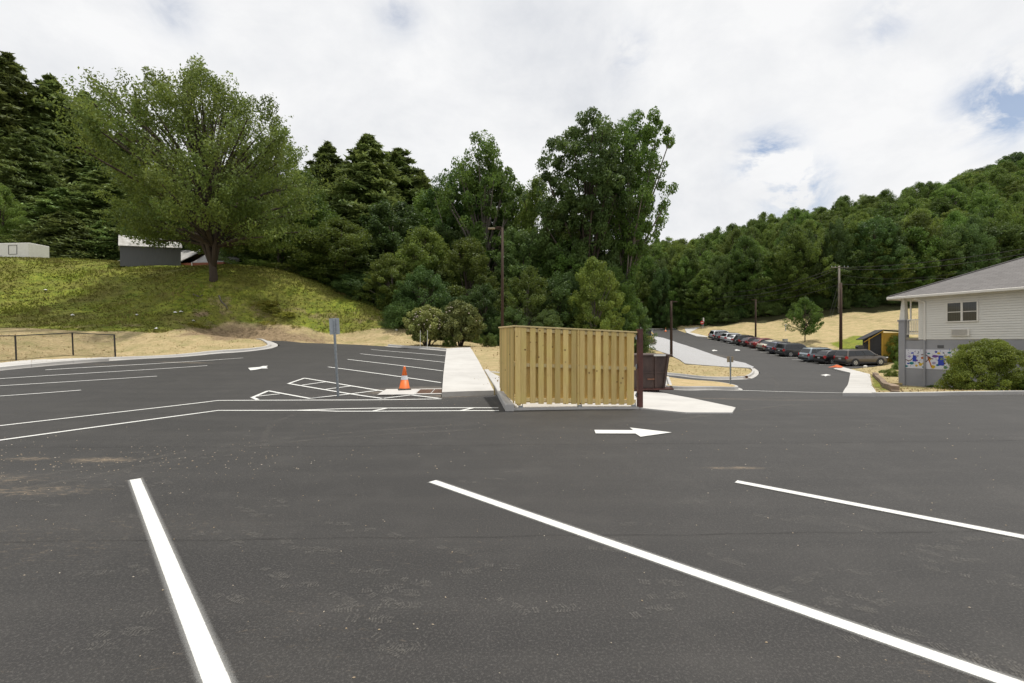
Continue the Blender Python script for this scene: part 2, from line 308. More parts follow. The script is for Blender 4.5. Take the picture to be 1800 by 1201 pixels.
# ------------------------------------------------------------------ object helpers
def tag(o, label=None, cat=None, group=None, kind=None):
    if label: o['label'] = label
    if cat: o['category'] = cat
    if group: o['group'] = group
    if kind: o['kind'] = kind
    return o
def mesh_obj(name, v, f, mat=None, parent=None, smooth=False, mats=None, fm=None):
    me = bpy.data.meshes.new(name); me.from_pydata([tuple(p) for p in v], [], f)
    for m in (mats or ([mat] if mat else [])): me.materials.append(m)
    if fm: me.polygons.foreach_set('material_index', fm)
    if smooth: me.polygons.foreach_set('use_smooth', [True]*len(f))
    me.update(); o = bpy.data.objects.new(name, me); C.objects.link(o)
    if parent: o.parent = parent
    return o
def empty(name, loc, rz=0, label=None, cat=None, group=None):
    o = bpy.data.objects.new(name, None); C.objects.link(o); o.location = loc; o.rotation_euler = (0, 0, rz); o.empty_display_size = .2
    return tag(o, label, cat, group)
class MB:
    def __init__(s): s.v = []; s.f = []
    def box(s, c, d, m=None):
        b = len(s.v); cx, cy, cz = c; x, y, z = d[0]/2, d[1]/2, d[2]/2
        for p in ((-x,-y,-z),(x,-y,-z),(x,y,-z),(-x,y,-z),(-x,-y,z),(x,-y,z),(x,y,z),(-x,y,z)):
            q = Vector(p)
            if m: q = m @ q
            s.v.append((q.x+cx, q.y+cy, q.z+cz))
        for q in ((0,3,2,1),(4,5,6,7),(0,1,5,4),(1,2,6,5),(2,3,7,6),(3,0,4,7)): s.f.append([b+i for i in q])
        return s
    def tube(s, pts, r, n=8, cap=True):
        pts = [Vector(p) for p in pts]; rs = r if isinstance(r, (list, tuple)) else [r]*len(pts); b = len(s.v)
        for i, p in enumerate(pts):
            d = (pts[min(i+1, len(pts)-1)]-pts[max(i-1, 0)]).normalized()
            u = d.orthogonal().normalized() if abs(d.z) < .9 else (Vector((1, 0, 0))-d*d.x).normalized(); w_ = d.cross(u)
            for j in range(n):
                a = 2*math.pi*j/n; q = p+(u*math.cos(a)+w_*math.sin(a))*rs[i]; s.v.append(tuple(q))
        for i in range(len(pts)-1):
            for j in range(n):
                a = b+i*n+j; c_ = b+i*n+(j+1) % n; s.f.append([a, c_, c_+n, a+n])
        if cap: s.f.append([b+j for j in range(n)][::-1]); s.f.append([b+(len(pts)-1)*n+j for j in range(n)])
        return s
    def prism(s, poly, f0, f1):
        """poly list of 2d points; f0/f1 map 2d point to 3d on either side"""
        b = len(s.v); n = len(poly)
        s.v += [tuple(f0(p)) for p in poly]+[tuple(f1(p)) for p in poly]
        s.f.append([b+i for i in range(n)][::-1]); s.f.append([b+n+i for i in range(n)])
        for i in range(n): j = (i+1) % n; s.f.append([b+i, b+j, b+n+j, b+n+i])
        return s
    def obj(s, name, mat, parent=None, smooth=False, bevel=0, seg=1):
        o = mesh_obj(name, s.v, s.f, mat, parent, smooth)
        if bevel:
            m = o.modifiers.new('b', 'BEVEL'); m.width = bevel; m.segments = seg; m.limit_method = 'ANGLE'; m.angle_limit = R(35)
        return o
def resample(pts, step, closed=False):
    pts = [Vector(p[:2]) for p in pts]
    if closed: pts = pts+[pts[0]]
    out = []
    for a, b in zip(pts[:-1], pts[1:]):
        n = max(1, int((b-a).length/step))
        out += [a.lerp(b, i/n) for i in range(n)]
    if not closed: out.append(pts[-1])
    return out
def smooth_path(pts, step=.6, closed=False, it=2):
    """Chaikin corner rounding, then resample"""
    p = [Vector(q[:2]) for q in pts]
    for _ in range(it):
        q = [] if closed else [p[0]]
        n = len(p)
        for i in range(n if closed else n-1):
            a, b = p[i], p[(i+1) % n]; q += [a*.75+b*.25, a*.25+b*.75]
        if not closed: q.append(p[-1])
        p = q
    return resample(p, step, closed)
def inpoly(X, Y, poly):
    X = np.asarray(X); ins = np.zeros(X.shape, bool); n = len(poly)
    for i in range(n):
        x1, y1 = poly[i][0], poly[i][1]; x2, y2 = poly[(i+1) % n][0], poly[(i+1) % n][1]
        if y1 == y2: continue
        c_ = ((y1 > Y) != (y2 > Y)) & (X < (x2-x1)*(Y-y1)/(y2-y1)+x1); ins ^= c_
    return ins
def sdist(X, Y, poly):
    d = np.full(X.shape, 1e9); n = len(poly)
    for i in range(n):
        x1, y1 = poly[i][0], poly[i][1]; x2, y2 = poly[(i+1) % n][0], poly[(i+1) % n][1]
        dx, dy = x2-x1, y2-y1; L2 = dx*dx+dy*dy+1e-12; t = np.clip(((X-x1)*dx+(Y-y1)*dy)/L2, 0, 1)
        d = np.minimum(d, np.hypot(X-x1-t*dx, Y-y1-t*dy))
    return np.where(inpoly(X, Y, poly), -d, d)
def drape(name, poly, off, step, mat, parent=None, skirt=0, smooth=True):
    bm = bmesh.new(); vs = [bm.verts.new((p[0], p[1], 0)) for p in poly]; f = bm.faces.new(vs)
    f.normal_update()
    if f.normal.z < 0: f.normal_flip()
    f.normal_update()
    bmesh.ops.triangulate(bm, faces=bm.faces[:])
    xs = [p[0] for p in poly]; ys = [p[1] for p in poly]
    for ax, lo, hi in ((0, min(xs), max(xs)), (1, min(ys), max(ys))):
        v = math.floor(lo)+.013
        while v < hi:
            st = step*(1 if abs(v) < 42 else 2.5) if ax == 1 else step
            if v > lo: bmesh.ops.bisect_plane(bm, geom=bm.verts[:]+bm.edges[:]+bm.faces[:], dist=1e-5, plane_co=((v, 0, 0) if ax == 0 else (0, v, 0)), plane_no=((1, 0, 0) if ax == 0 else (0, 1, 0)))
            v += st
    bmesh.ops.remove_doubles(bm, verts=bm.verts[:], dist=.002)
    fc = np.array([f.calc_center_median()[:2] for f in bm.faces]); out_ = ~inpoly(fc[:,0], fc[:,1], poly) & (sdist(fc[:,0], fc[:,1], poly) > .05)
    print(name, 'outside faces', int(out_.sum()), len(bm.faces)); bm.faces.ensure_lookup_table(); bmesh.ops.delete(bm, geom=[bm.faces[i] for i in np.nonzero(out_)[0]], context='FACES')
    bmesh.ops.recalc_face_normals(bm, faces=bm.faces[:])
    co = np.array([v.co[:2] for v in bm.verts]); z = HH(co[:,0], co[:,1])+(off if not callable(off) else off(co[:,0], co[:,1]))
    for v, zz in zip(bm.verts, z): v.co.z = zz
    for f in bm.faces:
        if f.normal.z < 0: f.normal_flip()
    if skirt:
        be = [e for e in bm.edges if e.is_boundary]; r = bmesh.ops.extrude_edge_only(bm, edges=be)
        for v in r['geom']:
            if isinstance(v, bmesh.types.BMVert): v.co.z -= skirt
    me = bpy.data.meshes.new(name); bm.to_mesh(me); bm.free(); me.materials.append(mat)
    o = bpy.data.objects.new(name, me); C.objects.link(o)
    if parent: o.parent = parent
    return o
def ribbon(name, path, profile, mat, parent=None, closed=False, edge=None, hgt=None):
    """profile: (offset to the left of travel, height above ground)"""
    n = len(path); V = []; F = []
    nor = []
    for i in range(n):
        a = path[(i-1) % n] if closed or i else path[0]; b = path[(i+1) % n] if closed or i < n-1 else path[-1]
        d = (Vector(b)-Vector(a)).normalized(); nor.append(Vector((-d.y, d.x)))
    X = [path[i][0]+nor[i].x*o for i in range(n) for o, z in profile]; Y = [path[i][1]+nor[i].y*o for i in range(n) for o, z in profile]
    Z = HH(X, Y); m = len(profile)
    for i in range(n):
        for j in range(m): V.append((X[i*m+j], Y[i*m+j], Z[i*m+j]+profile[j][1]))
    for i in range(n if closed else n-1):
        for j in range(m-1):
            a = i*m+j; b = ((i+1) % n)*m+j; F.append([a, b, b+1, a+1])
    if not closed and edge is None: F.append(list(range(m))); F.append([(n-1)*m+j for j in range(m)][::-1])
    o = mesh_obj(name, V, F, mat, parent)
    if edge:
        at = o.data.attributes.new('edge', 'FLOAT', 'POINT'); at.data.foreach_set('value', [edge[j] for i in range(n) for j in range(m)])
    return o
CURB = [(0, -.06), (0, .016), (.30, .022), (.335, .15), (.36, .165), (.47, .165), (.49, .15), (.49, -.1)]
def curb(path, side=1, mat=None, prof=CURB, closed=False):
    o = ribbon('curb', path if side > 0 else path[::-1], prof, mat or M_CURB, closed=closed); return tag(o, kind='structure')
def shrink(poly, d):
    """offset a closed polygon inwards (any winding)"""
    A2 = sum(poly[i][0]*poly[(i+1) % len(poly)][1]-poly[(i+1) % len(poly)][0]*poly[i][1] for i in range(len(poly)))
    s = 1 if A2 > 0 else -1; out = []; n = len(poly)
    for i in range(n):
        a, b = Vector(poly[i-1][:2]), Vector(poly[(i+1) % n][:2]); t = (b-a).normalized(); out.append((poly[i][0]-t.y*d*s, poly[i][1]+t.x*d*s))
    return out
def wpoly(l): return [G(*p) if len(p) == 2 else (p[0], p[1]) for p in l]   # (px, py) or (x, y, 'w')
Wp = 'w'
# ------------------------------------------------------------------ paved and unpaved areas
sw_mid_L = [G(777, 697.5), G(780, 655), G(785, 616.5)]
road_left = wpoly([(1168,595.3),(1182.7,600),(1214.7,611),(1246.7,622),(1286.7,634.7),(1313,640.5),(1328,647.5),(1336,655.3),(1326.7,664),(1313,666.9),(1260,667.5),(1220,664.5),(1188,660),(1167,659)])
tipL = wpoly([(0,651.5),(192,635),(360,621.5),(440,617.5),(478,612.5)])+[P(492,606.5,34.5)[:2], P(477,600.8,37.5)[:2], P(466,598.6,39.3)[:2]]
far_edge = [P(676,608.5,38.5)[:2], P(606.7,605,40)[:2], P(527,601.5,41)[:2], (-21.6, 41.3)]
tipL_end = (-22.6, 40.5)
right_walk = wpoly([(1481,696.5),(1495,657.5),(1465,650),(1477,646)])
loop_r = wpoly([(1243,593.5),(1224.7,592),(1206.7,585.5)])
asphalt_poly = ([(70, 13.5), (70,13.6)]+[G(1800,693.5)]+[G(1640,696)]+right_walk[:3]+[(38.6,47.2),(38.8,55),(40.2,66),(41.3,76),(42,81.5)]+[(38,82.6)]+loop_r[1:]+
    [(38.5,107),(36,109.5),(32,109),(29.5,104),(28.8,97)]+road_left+[(6,30),(3.2,29),(2.6,24),(3,18.5),(0,15.5)]+[G(868,694.7)]+sw_mid_L+
    far_edge+[tipL_end]+tipL[::-1]+[(-40,17),(-70,15),(-70,-30),(70,-30)])
# ------------------------------------------------------------------ ground sheet
def axis(lo, hi, dense, step, grow=1.14):
    a, b = dense; l = list(np.arange(a, b+1e-6, step)); s = step
    x = b
    while x < hi: s = min(s*grow, 12); x += s; l.append(x)
    s = step; x = a
    while x > lo: s = min(s*grow, 12); x -= s; l.insert(0, x)
    return np.array(l)
gx = axis(-420, 480, (-48, 62), .55); gy = axis(-160, 520, (11, 62), .5)
X, Y = np.meshgrid(gx, gy); Z = HH(X, Y)
sd = sdist(X, Y, asphalt_poly)
far = np.hypot(X, Y)
bump = (np.sin(X*.9+Y*.37)*np.cos(Y*.8-X*.21)+.6*np.sin(X*2.3-Y*1.7))*.035
Zg = Z+np.where(sd > .45, np.clip((sd-.45)*.4, 0, .10)+bump*np.clip((sd-.5)*.3, 0, 1), 0)-np.where(sd < .45, .14, 0)
bank_px = lambda l: [G(*p) for p in l]
toe = [(-80,34),(-45,34)]+bank_px([(0,579),(100,581),(200,584),(290,587),(340,578),(400,566)])+[G(470,570),G(540,578),G(600,588)]+[(-14,46.5),(-8,48),(-8,75),(-90,80)]
zone = np.zeros(X.shape+(4,)); zone[..., 3] = 1
front = (Y < 125) & (X > -100)
dB = sdist(X, Y, toe); inB = np.clip(.5-dB/2.5, 0, 1)
crest = np.clip((Y-(61 + 0*X))/6, 0, 1)
straw = np.zeros(X.shape)
straw = np.maximum(straw, ((X < 1) & (Y < 49)).astype(float))
poly_sR = [(3,17),(1,40),(-4,44),(-6,36),(-1,30)]
right_str = [(0,14),(2,45),(8,46),(20,66),(24,84),(27,100),(30,112),(42,111),(45,99),(60,90),(75,84),(110,86),(140,60),(140,8),(0,8)]
straw = np.maximum(straw, np.clip(.5-sdist(X, Y, right_str)/1.5, 0, 1))
straw = np.maximum(straw, np.clip(.5-sdist(X, Y, [(-6,30),(-6,43),(1,42),(3,30)])/1.5, 0, 1))
zone[..., 0] = straw
green = inB*(1-crest)
slope_green = [(40,49),(40,66),(47,72),(60,66),(80,60),(80,40),(45,40)]  # thin green cover through the straw beside the parked cars
g2 = np.clip(.5-sdist(X, Y, slope_green)/4, 0, 1)*.40
rnear = [(17,16),(60,14),(60,24),(26,24),(22,30),(18,27)]
g3 = np.clip(.5-sdist(X, Y, rnear)/2, 0, 1)*.46
walkside = [G(1545,690), G(1530,662), G(1545,656), G(1570,692)]
g4 = np.clip(.5-sdist(X, Y, walkside)/.6, 0, 1)*.9
strip = [(42,52),(44,64),(52,70),(58,66),(52,52)]
g5 = np.clip(.5-sdist(X, Y, strip)/3, 0, 1)*.72
zone[..., 1] = np.maximum.reduce([green, g2, g3, g4, g5])
dirtp = [G(300,592), G(345,572), G(420,556), G(500,572), G(620,594), G(520,601), G(400,603)]
mapled = [G(330,500), G(430,500), G(480,540), G(420,572), G(320,545)]
zone[..., 2] = np.maximum.reduce([np.clip(.5-sdist(X, Y, dirtp)/3.5, 0, 1)*.72, np.clip(.5-sdist(X, Y, mapled)/4, 0, 1)*.5, np.clip(1-np.abs(dB+1.5)/4.5, 0, 1)*.44*(dB < 0)])
ny, nx = X.shape
V = np.stack([X, Y, Zg], -1).reshape(-1, 3)
idx = np.arange(ny*nx).reshape(ny, nx); F = np.stack([idx[:-1,:-1], idx[:-1,1:], idx[1:,1:], idx[1:,:-1]], -1).reshape(-1, 4)
def np_mesh(name, V, F, mat, parent=None, tone=None, smooth=False):
    k_ = F.shape[1]; me = bpy.data.meshes.new(name); me.vertices.add(len(V)); me.vertices.foreach_set('co', np.asarray(V, np.float32).ravel())
    me.loops.add(F.size); me.loops.foreach_set('vertex_index', F.astype(np.int32).ravel())
    me.polygons.add(len(F)); me.polygons.foreach_set('loop_start', np.arange(0, F.size, k_, dtype=np.int32)); me.polygons.foreach_set('loop_total', np.full(len(F), k_, np.int32))
    if smooth: me.polygons.foreach_set('use_smooth', np.ones(len(F), bool))
    if mat: me.materials.append(mat)
    if tone is not None:
        at = me.attributes.new('tone', 'FLOAT', 'FACE'); at.data.foreach_set('value', np.asarray(tone, np.float32))
    me.update(calc_edges=True); me.validate()
    o = bpy.data.objects.new(name, me); C.objects.link(o)
    if parent: o.parent = parent
    return o
g_ = np_mesh('ground', V, F, M_GROUND, smooth=True); tag(g_, kind='structure')
ca = g_.data.attributes.new('zone', 'FLOAT_COLOR', 'POINT'); ca.data.foreach_set('color', zone.reshape(-1, 4).astype(np.float32).ravel())
lot = drape('parking_lot', asphalt_poly, 0, .8, M_ASPH); tag(lot, kind='structure')
sk = MB()
# gravel and straw island by the branch road
isl = road_left
gr_in = wpoly([(1325,649.5),(1276,647),(1206.7,641.3),(1198,634.7),(1180,625.3),(1153,616),(1128,606),(1105,600)])
grav = [Vector(p) for p in road_left[:7]]+[Vector(p) for p in gr_in]+[Vector(G(1105,597)), Vector((24, 91)), Vector((27, 92.5))]
gdr = drape('gravel', [(p[0]-.15, p[1]) for p in grav], .17, 1.0, M_GRAVEL, skirt=.2); tag(gdr, kind='structure')
curb(smooth_path(road_left, .5), side=-1)
# straw island beside the dumpster, near the white line
i2 = smooth_path(wpoly([(1166,665),(1213,671.8),(1246.7,673.8),(1280,677.5),(1302,682.5),(1307,685.6),(1296,687),(1250.7,685.3),(1209,686.7),(1169,684)]), .4, it=2)
def ccw(p):
    A2 = sum(p[i][0]*p[(i+1) % len(p)][1]-p[(i+1) % len(p)][0]*p[i][1] for i in range(len(p))); return p if A2 > 0 else p[::-1]
i2 = ccw([tuple(p) for p in i2])
i2 = [p for p in i2]
CURB2 = [(0, -.06), (0, .016), (.16, .02), (.18, .15), (.20, .165), (.31, .165), (.33, .15), (.33, -.1)]
curb(i2, prof=CURB2, closed=True)
st2 = drape('straw_island', shrink(i2, .3), .17, .5, M_STRAW); tag(st2, kind='structure')
# island tip on the left, curb round it
tl = smooth_path(tipL+[tipL_end], .5)
CURBW = [(0, -.06), (0, .016), (.42, .03), (.46, .15), (.50, .165), (.68, .165), (.70, .15), (.70, -.1)]
curb(tl[:], side=1, prof=CURBW)
# far curb of the middle stalls
curb(smooth_path([G(785,617.3), G(740,613.2), P(676,608.8,38.3)[:2]], .6, it=1), side=-1)
# curb along the loop road and the right-hand lot edge
CURBF = [(0, -.06), (0, .15), (.02, .165), (.15, .165), (.17, .15), (.17, -.1)]
curb([Vector(p) for p in resample([G(1541,697), G(1640,696), G(1800,693.3), (45, 14.2)], .8)], side=1, prof=[(0,-.1),(0,.13),(.02,.15),(.22,.15),(.24,.13),(.24,-.1)])
curb(smooth_path([(38.5,107),(36,109.5),(32,109),(29.5,104)], .8), side=1, prof=CURBF)
# ------------------------------------------------------------------ pavements cut into slabs
def slabs(name, left, right, cuts, off=.15, th=.2, joint=.012):
    """left/right: edge polylines (same count); each gap between rows cut into separate slabs"""
    root = empty(name, (0, 0, 0)); tag(root, kind='structure')
    def along(pl, t):
        n = len(pl)-1; s = min(int(t*n), n-1); f = t*n-s; return Vector(pl[s][:2]).lerp(Vector(pl[s+1][:2]), f)
    for i in range(len(cuts)-1):
        Lc = (along(left, cuts[i])-along(left, cuts[i+1])).length or 1; e = joint/2/Lc*(cuts[i+1]-cuts[i])
        ts = np.linspace(cuts[i]+e, cuts[i+1]-e, 4); V_ = []; F_ = []
        for t in ts:
            a, b = along(left, t), along(right, t)
            for q in (a, a.lerp(b, .5), b): V_.append((q.x, q.y, H(q.x, q.y)+off))
        n_ = len(V_); V_ += [(x, y, z-th) for x, y, z in V_]
        for r in range(3):
            for c_ in range(2): a = r*3+c_; F_.append([a, a+1, a+4, a+3])
        ring = [0,1,2,5,8,11,10,9,6,3]
        for u in range(len(ring)): a, b = ring[u], ring[(u+1) % len(ring)]; F_.append([a, b, b+n_, a+n_])
        mesh_obj('slab', V_, F_, M_CONC, root)
    return root
slabs('sidewalk', [G(777,697.5), G(779,668), G(782,640), G(785,615.5)], [G(868,694.5), G(856,668), G(842,640), G(826,613.5)], [0, .2, .4, .58, .74, .88, 1])
# the concrete lip with the long joint, along the stall side
slabs('sidewalk', [(-30,17.9),(-24.5,20.2),G(0,651.2),G(192,634.6)], [(-30,19.8),(-25,22.2),G(0,643.2),G(180,632)], list(np.linspace(0, 1, 9)))
slabs('sidewalk', [G(1481,696.5), G(1495,657.5), G(1465,650)], [G(1541,697), G(1529,660), G(1477,645.8)], [0, .16, .33, .5, .66, .83, 1], off=.13)
lw = loop_r
slabs('sidewalk', [G(1246,593.6), G(1224.7,592), G(1206.7,585.5), (40.0,105.5)], [(38.6,84.6), (37.4,86.5), (37.8,97), (42.5,103)], list(np.linspace(0, 1, 9)))
# ------------------------------------------------------------------ dumpster pad and apron
ang = R(9); U = Vector((math.cos(ang), math.sin(ang), 0)); Vv = Vector((-math.sin(ang), math.cos(ang), 0)); F0 = Vector((.07, 11.35, 0))
def E(a, b): q = F0+U*a+Vv*b; return (q.x, q.y)
pad = [G(894, 721.5), E(3.22, -.14), E(3.22, 4.6), E(3.0, 8.8), E(1.0, 8.6), E(.9, 5.0), G(861, 657), G(877, 687)]
padlift = lambda x, y: .055+.05*np.clip((y-11.5)/3, 0, 1)*np.clip((2.0-x)/2, 0, 1)
po = drape('dumpster_pad', pad, padlift, .5, M_CONC, skirt=.25); tag(po, kind='structure')
ap = [(p[0], p[1]) for p in [E(3.24, -.10), G(1205,727), G(1287,727.3), G(1293,718), G(1215,701), G(1160,690), (6.0,19.4), E(3.24, 7.6)]]
apo = drape('concrete_apron', ap, .035, .5, M_CONC, skirt=.2); tag(apo, kind='structure')
# raised curb pieces left of the enclosure
cpath = smooth_path([G(890,722.5), G(871,686), G(852,655)], .4, it=0)
CK = [(0,-.1),(0,.11),(.02,.13),(.17,.13),(.19,.11),(.19,-.1)]
curb(cpath, side=1, prof=[(-.19,-.1),(-.19,.14),(-.17,.16),(0,.16),(.02,.14),(.02,-.1)])
curb(smooth_path([G(850,657), G(884,660)], .4, it=0), side=1, prof=CK)
# ------------------------------------------------------------------ painted markings (parts of the lot)
def pline(a, b, wd=.10, over=0.0, ext=0, cuts=.8):
    a = Vector(G(*a)) if isinstance(a, tuple) else a; b = Vector(G(*b)) if isinstance(b, tuple) else b
    d = (b-a).normalized(); a = a-d*ext; hw = wd/2
    pth = resample([a, b], cuts); yy = (a.y+b.y)/2; z = .007+.0005*yy
    if over: return ribbon('painted_line', pth, [(-hw-over, z), (-hw+.004, z), (hw-.004, z), (hw+over, z)], M_PAINT, lot, edge=[1, 0, 0, 1])
    return ribbon('painted_line', pth, [(-hw, z), (hw, z)], M_PAINT, lot, edge=[0, 0])
# continue the three near lines towards and past the camera
def pl3(a, b, ext):
    A_, B_ = Vector(G(*a)), Vector(G(*b)); d = (B_-A_).normalized(); return pline(A_, B_+d*ext, .105, .055, cuts=.3)
pl3((237.5,843), (381,1201), 1.2); pl3((760,846.5), (1742,1190), 1.5); pl3((1294,847), (1800,945), 4.0)
for a, b, ex in (((0,696.5),(142.5,686),8),((0,678.5),(276,661.4),5),((0,666),(364.5,642.8),3),((79.5,650.6),(427.5,629.3),0)): pline(a, b, .11, ext=ex)
for a, b in (((652,614.3),(783,626)),((633,622),(782,637.3)),((611,631.8),(779,652.5)),((577,645.2),(775,673))): pline(a, b, .11)
def pl(pts, wd=.11, ext=0):
    q = [Vector(G(*p)) for p in pts]
    if ext: q[0] = q[0]-(q[1]-q[0]).normalized()*ext
    pth = []
    for a, b in zip(q[:-1], q[1:]): pth += resample([a, b], .6)[:-1]
    pth.append(q[-1]); z = .007+.0005*q[0].y; hw = wd/2
    return ribbon('painted_line', pth, [(-hw, z), (hw, z)], M_PAINT, lot, edge=[0, 0])
pl([(0,748.5),(384,704),(560,703.3),(776,701.2)], ext=8); pl([(0,774),(384,721.5),(521,721.3),(600,718.6),(672,717.4),(876,716.9)], ext=8); pl([(524,721.8),(560,722.3),(593,723.4),(877,722.3)])
for a, b in (((657,722.8),(681,717.6)),((811,722.2),(831,717.4)),((508,674.3),(535,665)),((534,664.8),(771,700.6)),((506,674.3),(672,700.8)),((531,677.2),(575,671.2)),((573,684.6),(616,679)),((546,700.6),(664,686.6)),((674,700.6),(720,695)),
             ((445,698.5),(471,687.5)),((443,698.5),(453,703)),((471,687.2),(546,701)),((451,697),(491,692.8))): pline(a, b, .11)
pline((1300,686.3), (1484,691), .16)
def parrow(pts):
    q = [G(*p) for p in pts]; z = .009+.0004*q[0][1]
    V_ = [(x, y, H(x, y)+z) for x, y in q]; o = mesh_obj('painted_arrow', V_, [list(range(len(V_)))], M_PAINT, lot)
    bm = bmesh.new(); bm.from_mesh(o.data); bmesh.ops.triangulate(bm, faces=bm.faces[:])
    for f in bm.faces:
        if f.normal.z < 0: f.normal_flip()
    bm.to_mesh(o.data); bm.free()
    at = o.data.attributes.new('edge', 'FLOAT', 'POINT')
parrow([(1044.7,756.3),(1113,756.8),(1107,752.3),(1180.7,760.8),(1126,768.5),(1117,762.8),(1047,762.6)])
parrow([(436,647),(457,645.2),(462,643.6),(471,643.3),(468,645.5),(471,647.8),(460,648),(449,650.3),(440,651.2)])
parrow([(1251,615.8),(1256,614.6),(1256,615.3),(1261,616),(1260.6,616.9),(1255,617),(1254,617.6)])
parrow([(1291,615.2),(1296,613.9),(1296,614.7),(1301,615.5),(1300.4,616.5),(1295,616.4),(1294,617)])
parrow([(1442,659.5),(1449,658.4),(1452,657.7),(1456,658.5),(1461,659.8),(1454,660.3),(1451,661.8),(1449,660.4)])
stall = []
for i in range(13):
    y0 = 48.9+2.7*i; x0 = 33.0+.2*i; ax = R(5)
    a = Vector((x0, y0)); b = a+Vector((math.cos(ax), math.sin(ax)))*5.4; stall.append((a, b))
    pline(a, b, .11)
# dusty shoe prints and tyre scuffs on the asphalt
rp = random.Random(5); bmv = MB()
def shoe(x, y, a, s=1.0):
    c_, s_ = math.cos(a), math.sin(a)
    def bar(u, v, lu, lv, t):
        q = []
        ct, st = math.cos(t), math.sin(t)
        for du, dv in ((-lu,-lv),(lu,-lv),(lu,lv),(-lu,lv)):
            uu = (u+du*ct-dv*st)*s; vv = (v+du*st+dv*ct)*s; q.append((x+uu*c_-vv*s_, y+uu*s_+vv*c_, .006))
        b = len(bmv.v); bmv.v.extend(q); bmv.f.append([b, b+1, b+2, b+3])
    k_ = rp.random()
    for i in range(9):
        u = .02+i*.018; wv = .042*math.sin(math.pi*(i+1.5)/11)+.008
        if rp.random() < .8: bar(u, .01, .005, wv*.5, .35); 
        if rp.random() < .9: bar(u, -.03 if k_ < .5 else .045, .005, wv*.35, -.4)
    for i in range(4):
        if rp.random() < .85: bar(-.09+i*.018, 0, .005, .028, .1*k_)
for i in range(75):
    px = rp.uniform(60, 1790); py = 600+2*rp.uniform(85, 300)**1.0*.98
    if py > 1195: continue
    x, y = G(px, py); shoe(x, y, rp.uniform(-.9, .5)+(math.pi if rp.random() < .4 else 0), rp.uniform(.95, 1.15))
    if rp.random() < .45: shoe(x+rp.uniform(.1, .35), y+rp.uniform(-.2, .2), rp.uniform(-.8, .3))
o = bmv.obj('shoe_prints', M_DUST, lot); tag(o, kind='stuff')
tm = []
def arc(pts, wd, n=18):
    q = [Vector(G(*p)) for p in pts]; pth = smooth_path(q, .35, it=3)
    return ribbon('tyre_mark', pth, [(-wd/2, .0055), (wd/2, .0055)], M_TYREMARK, lot, edge=[0, 0])
arc([(0,868),(180,835),(420,785),(640,765),(900,752)], .16); arc([(0,845),(180,820),(420,778),(650,757),(880,742)], .16)
arc([(470,790),(462,768),(480,742),(520,728)], .12); arc([(1200,612),(1216,608),(1215,603),(1205,600)], .3); arc([(1358,700),(1370,685),(1362,665),(1345,655)], .2)
arc([(1150,745),(1280,725),(1420,708),(1600,705)], .18)

# grit: small stones and bits of mulch lying on the asphalt
gm = MB(); rg = random.Random(17)
for i in range(1300):
    if rg.random() < .35: x = rg.gauss(-6, 2.2); y = rg.gauss(6, .9)
    elif rg.random() < .3: x = rg.gauss(-2.5, 2.2); y = rg.gauss(14.2, .9)
    else: x = rg.uniform(-9, 9); y = 1.6+8*rg.random()**1.5
    if y < 1.4: continue
    s_ = rg.uniform(.002, .0060)*(1.5 if y > 6 else 1); z = H(x, y)+s_*.4; a_ = rg.uniform(0, 6.28); b = len(gm.v); l_ = rg.uniform(1, 2.2)
    for k_ in range(4): t = a_+k_*1.571; r_ = s_*(l_ if k_ % 2 else 1); gm.v.append((x+r_*math.cos(t), y+r_*math.sin(t), z))
    gm.v.append((x, y, z+s_)); gm.f += [[b, b+1, b+4], [b+1, b+2, b+4], [b+2, b+3, b+4], [b+3, b, b+4]]
tag(gm.obj('grit', pm('tan_grit', (.34, .25, .15), (.42, .38, .32), 2, .9), lot), kind='stuff')

k = NT('paving_seam_tar'); k.set('Roughness', .8); k.set('Base Color', (.010, .0095, .009)); k.set('Alpha', k.ramp(k.noise(7, 6, .75, stretch=(.3, 2, 1)), [(.36, .0), (.62, .25)])); M_SEAM = k.m
for (xa_, ya_, xb_, yb_) in ((-9, 3.75, 12, 4.25), (-16, 7.1, 18, 7.9), (-14, 10.9, 0, 10.7)):
    pth = resample([(xa_, ya_), (xb_, yb_)], .4); pth = [Vector((p.x, p.y+.012*math.sin(p.x*3.1)+.01*math.sin(p.x*7.7))) for p in pth]
    ribbon('paving_seam', pth, [(-.014, .0045), (.014, .0045)], M_SEAM, lot, edge=[0, 0])
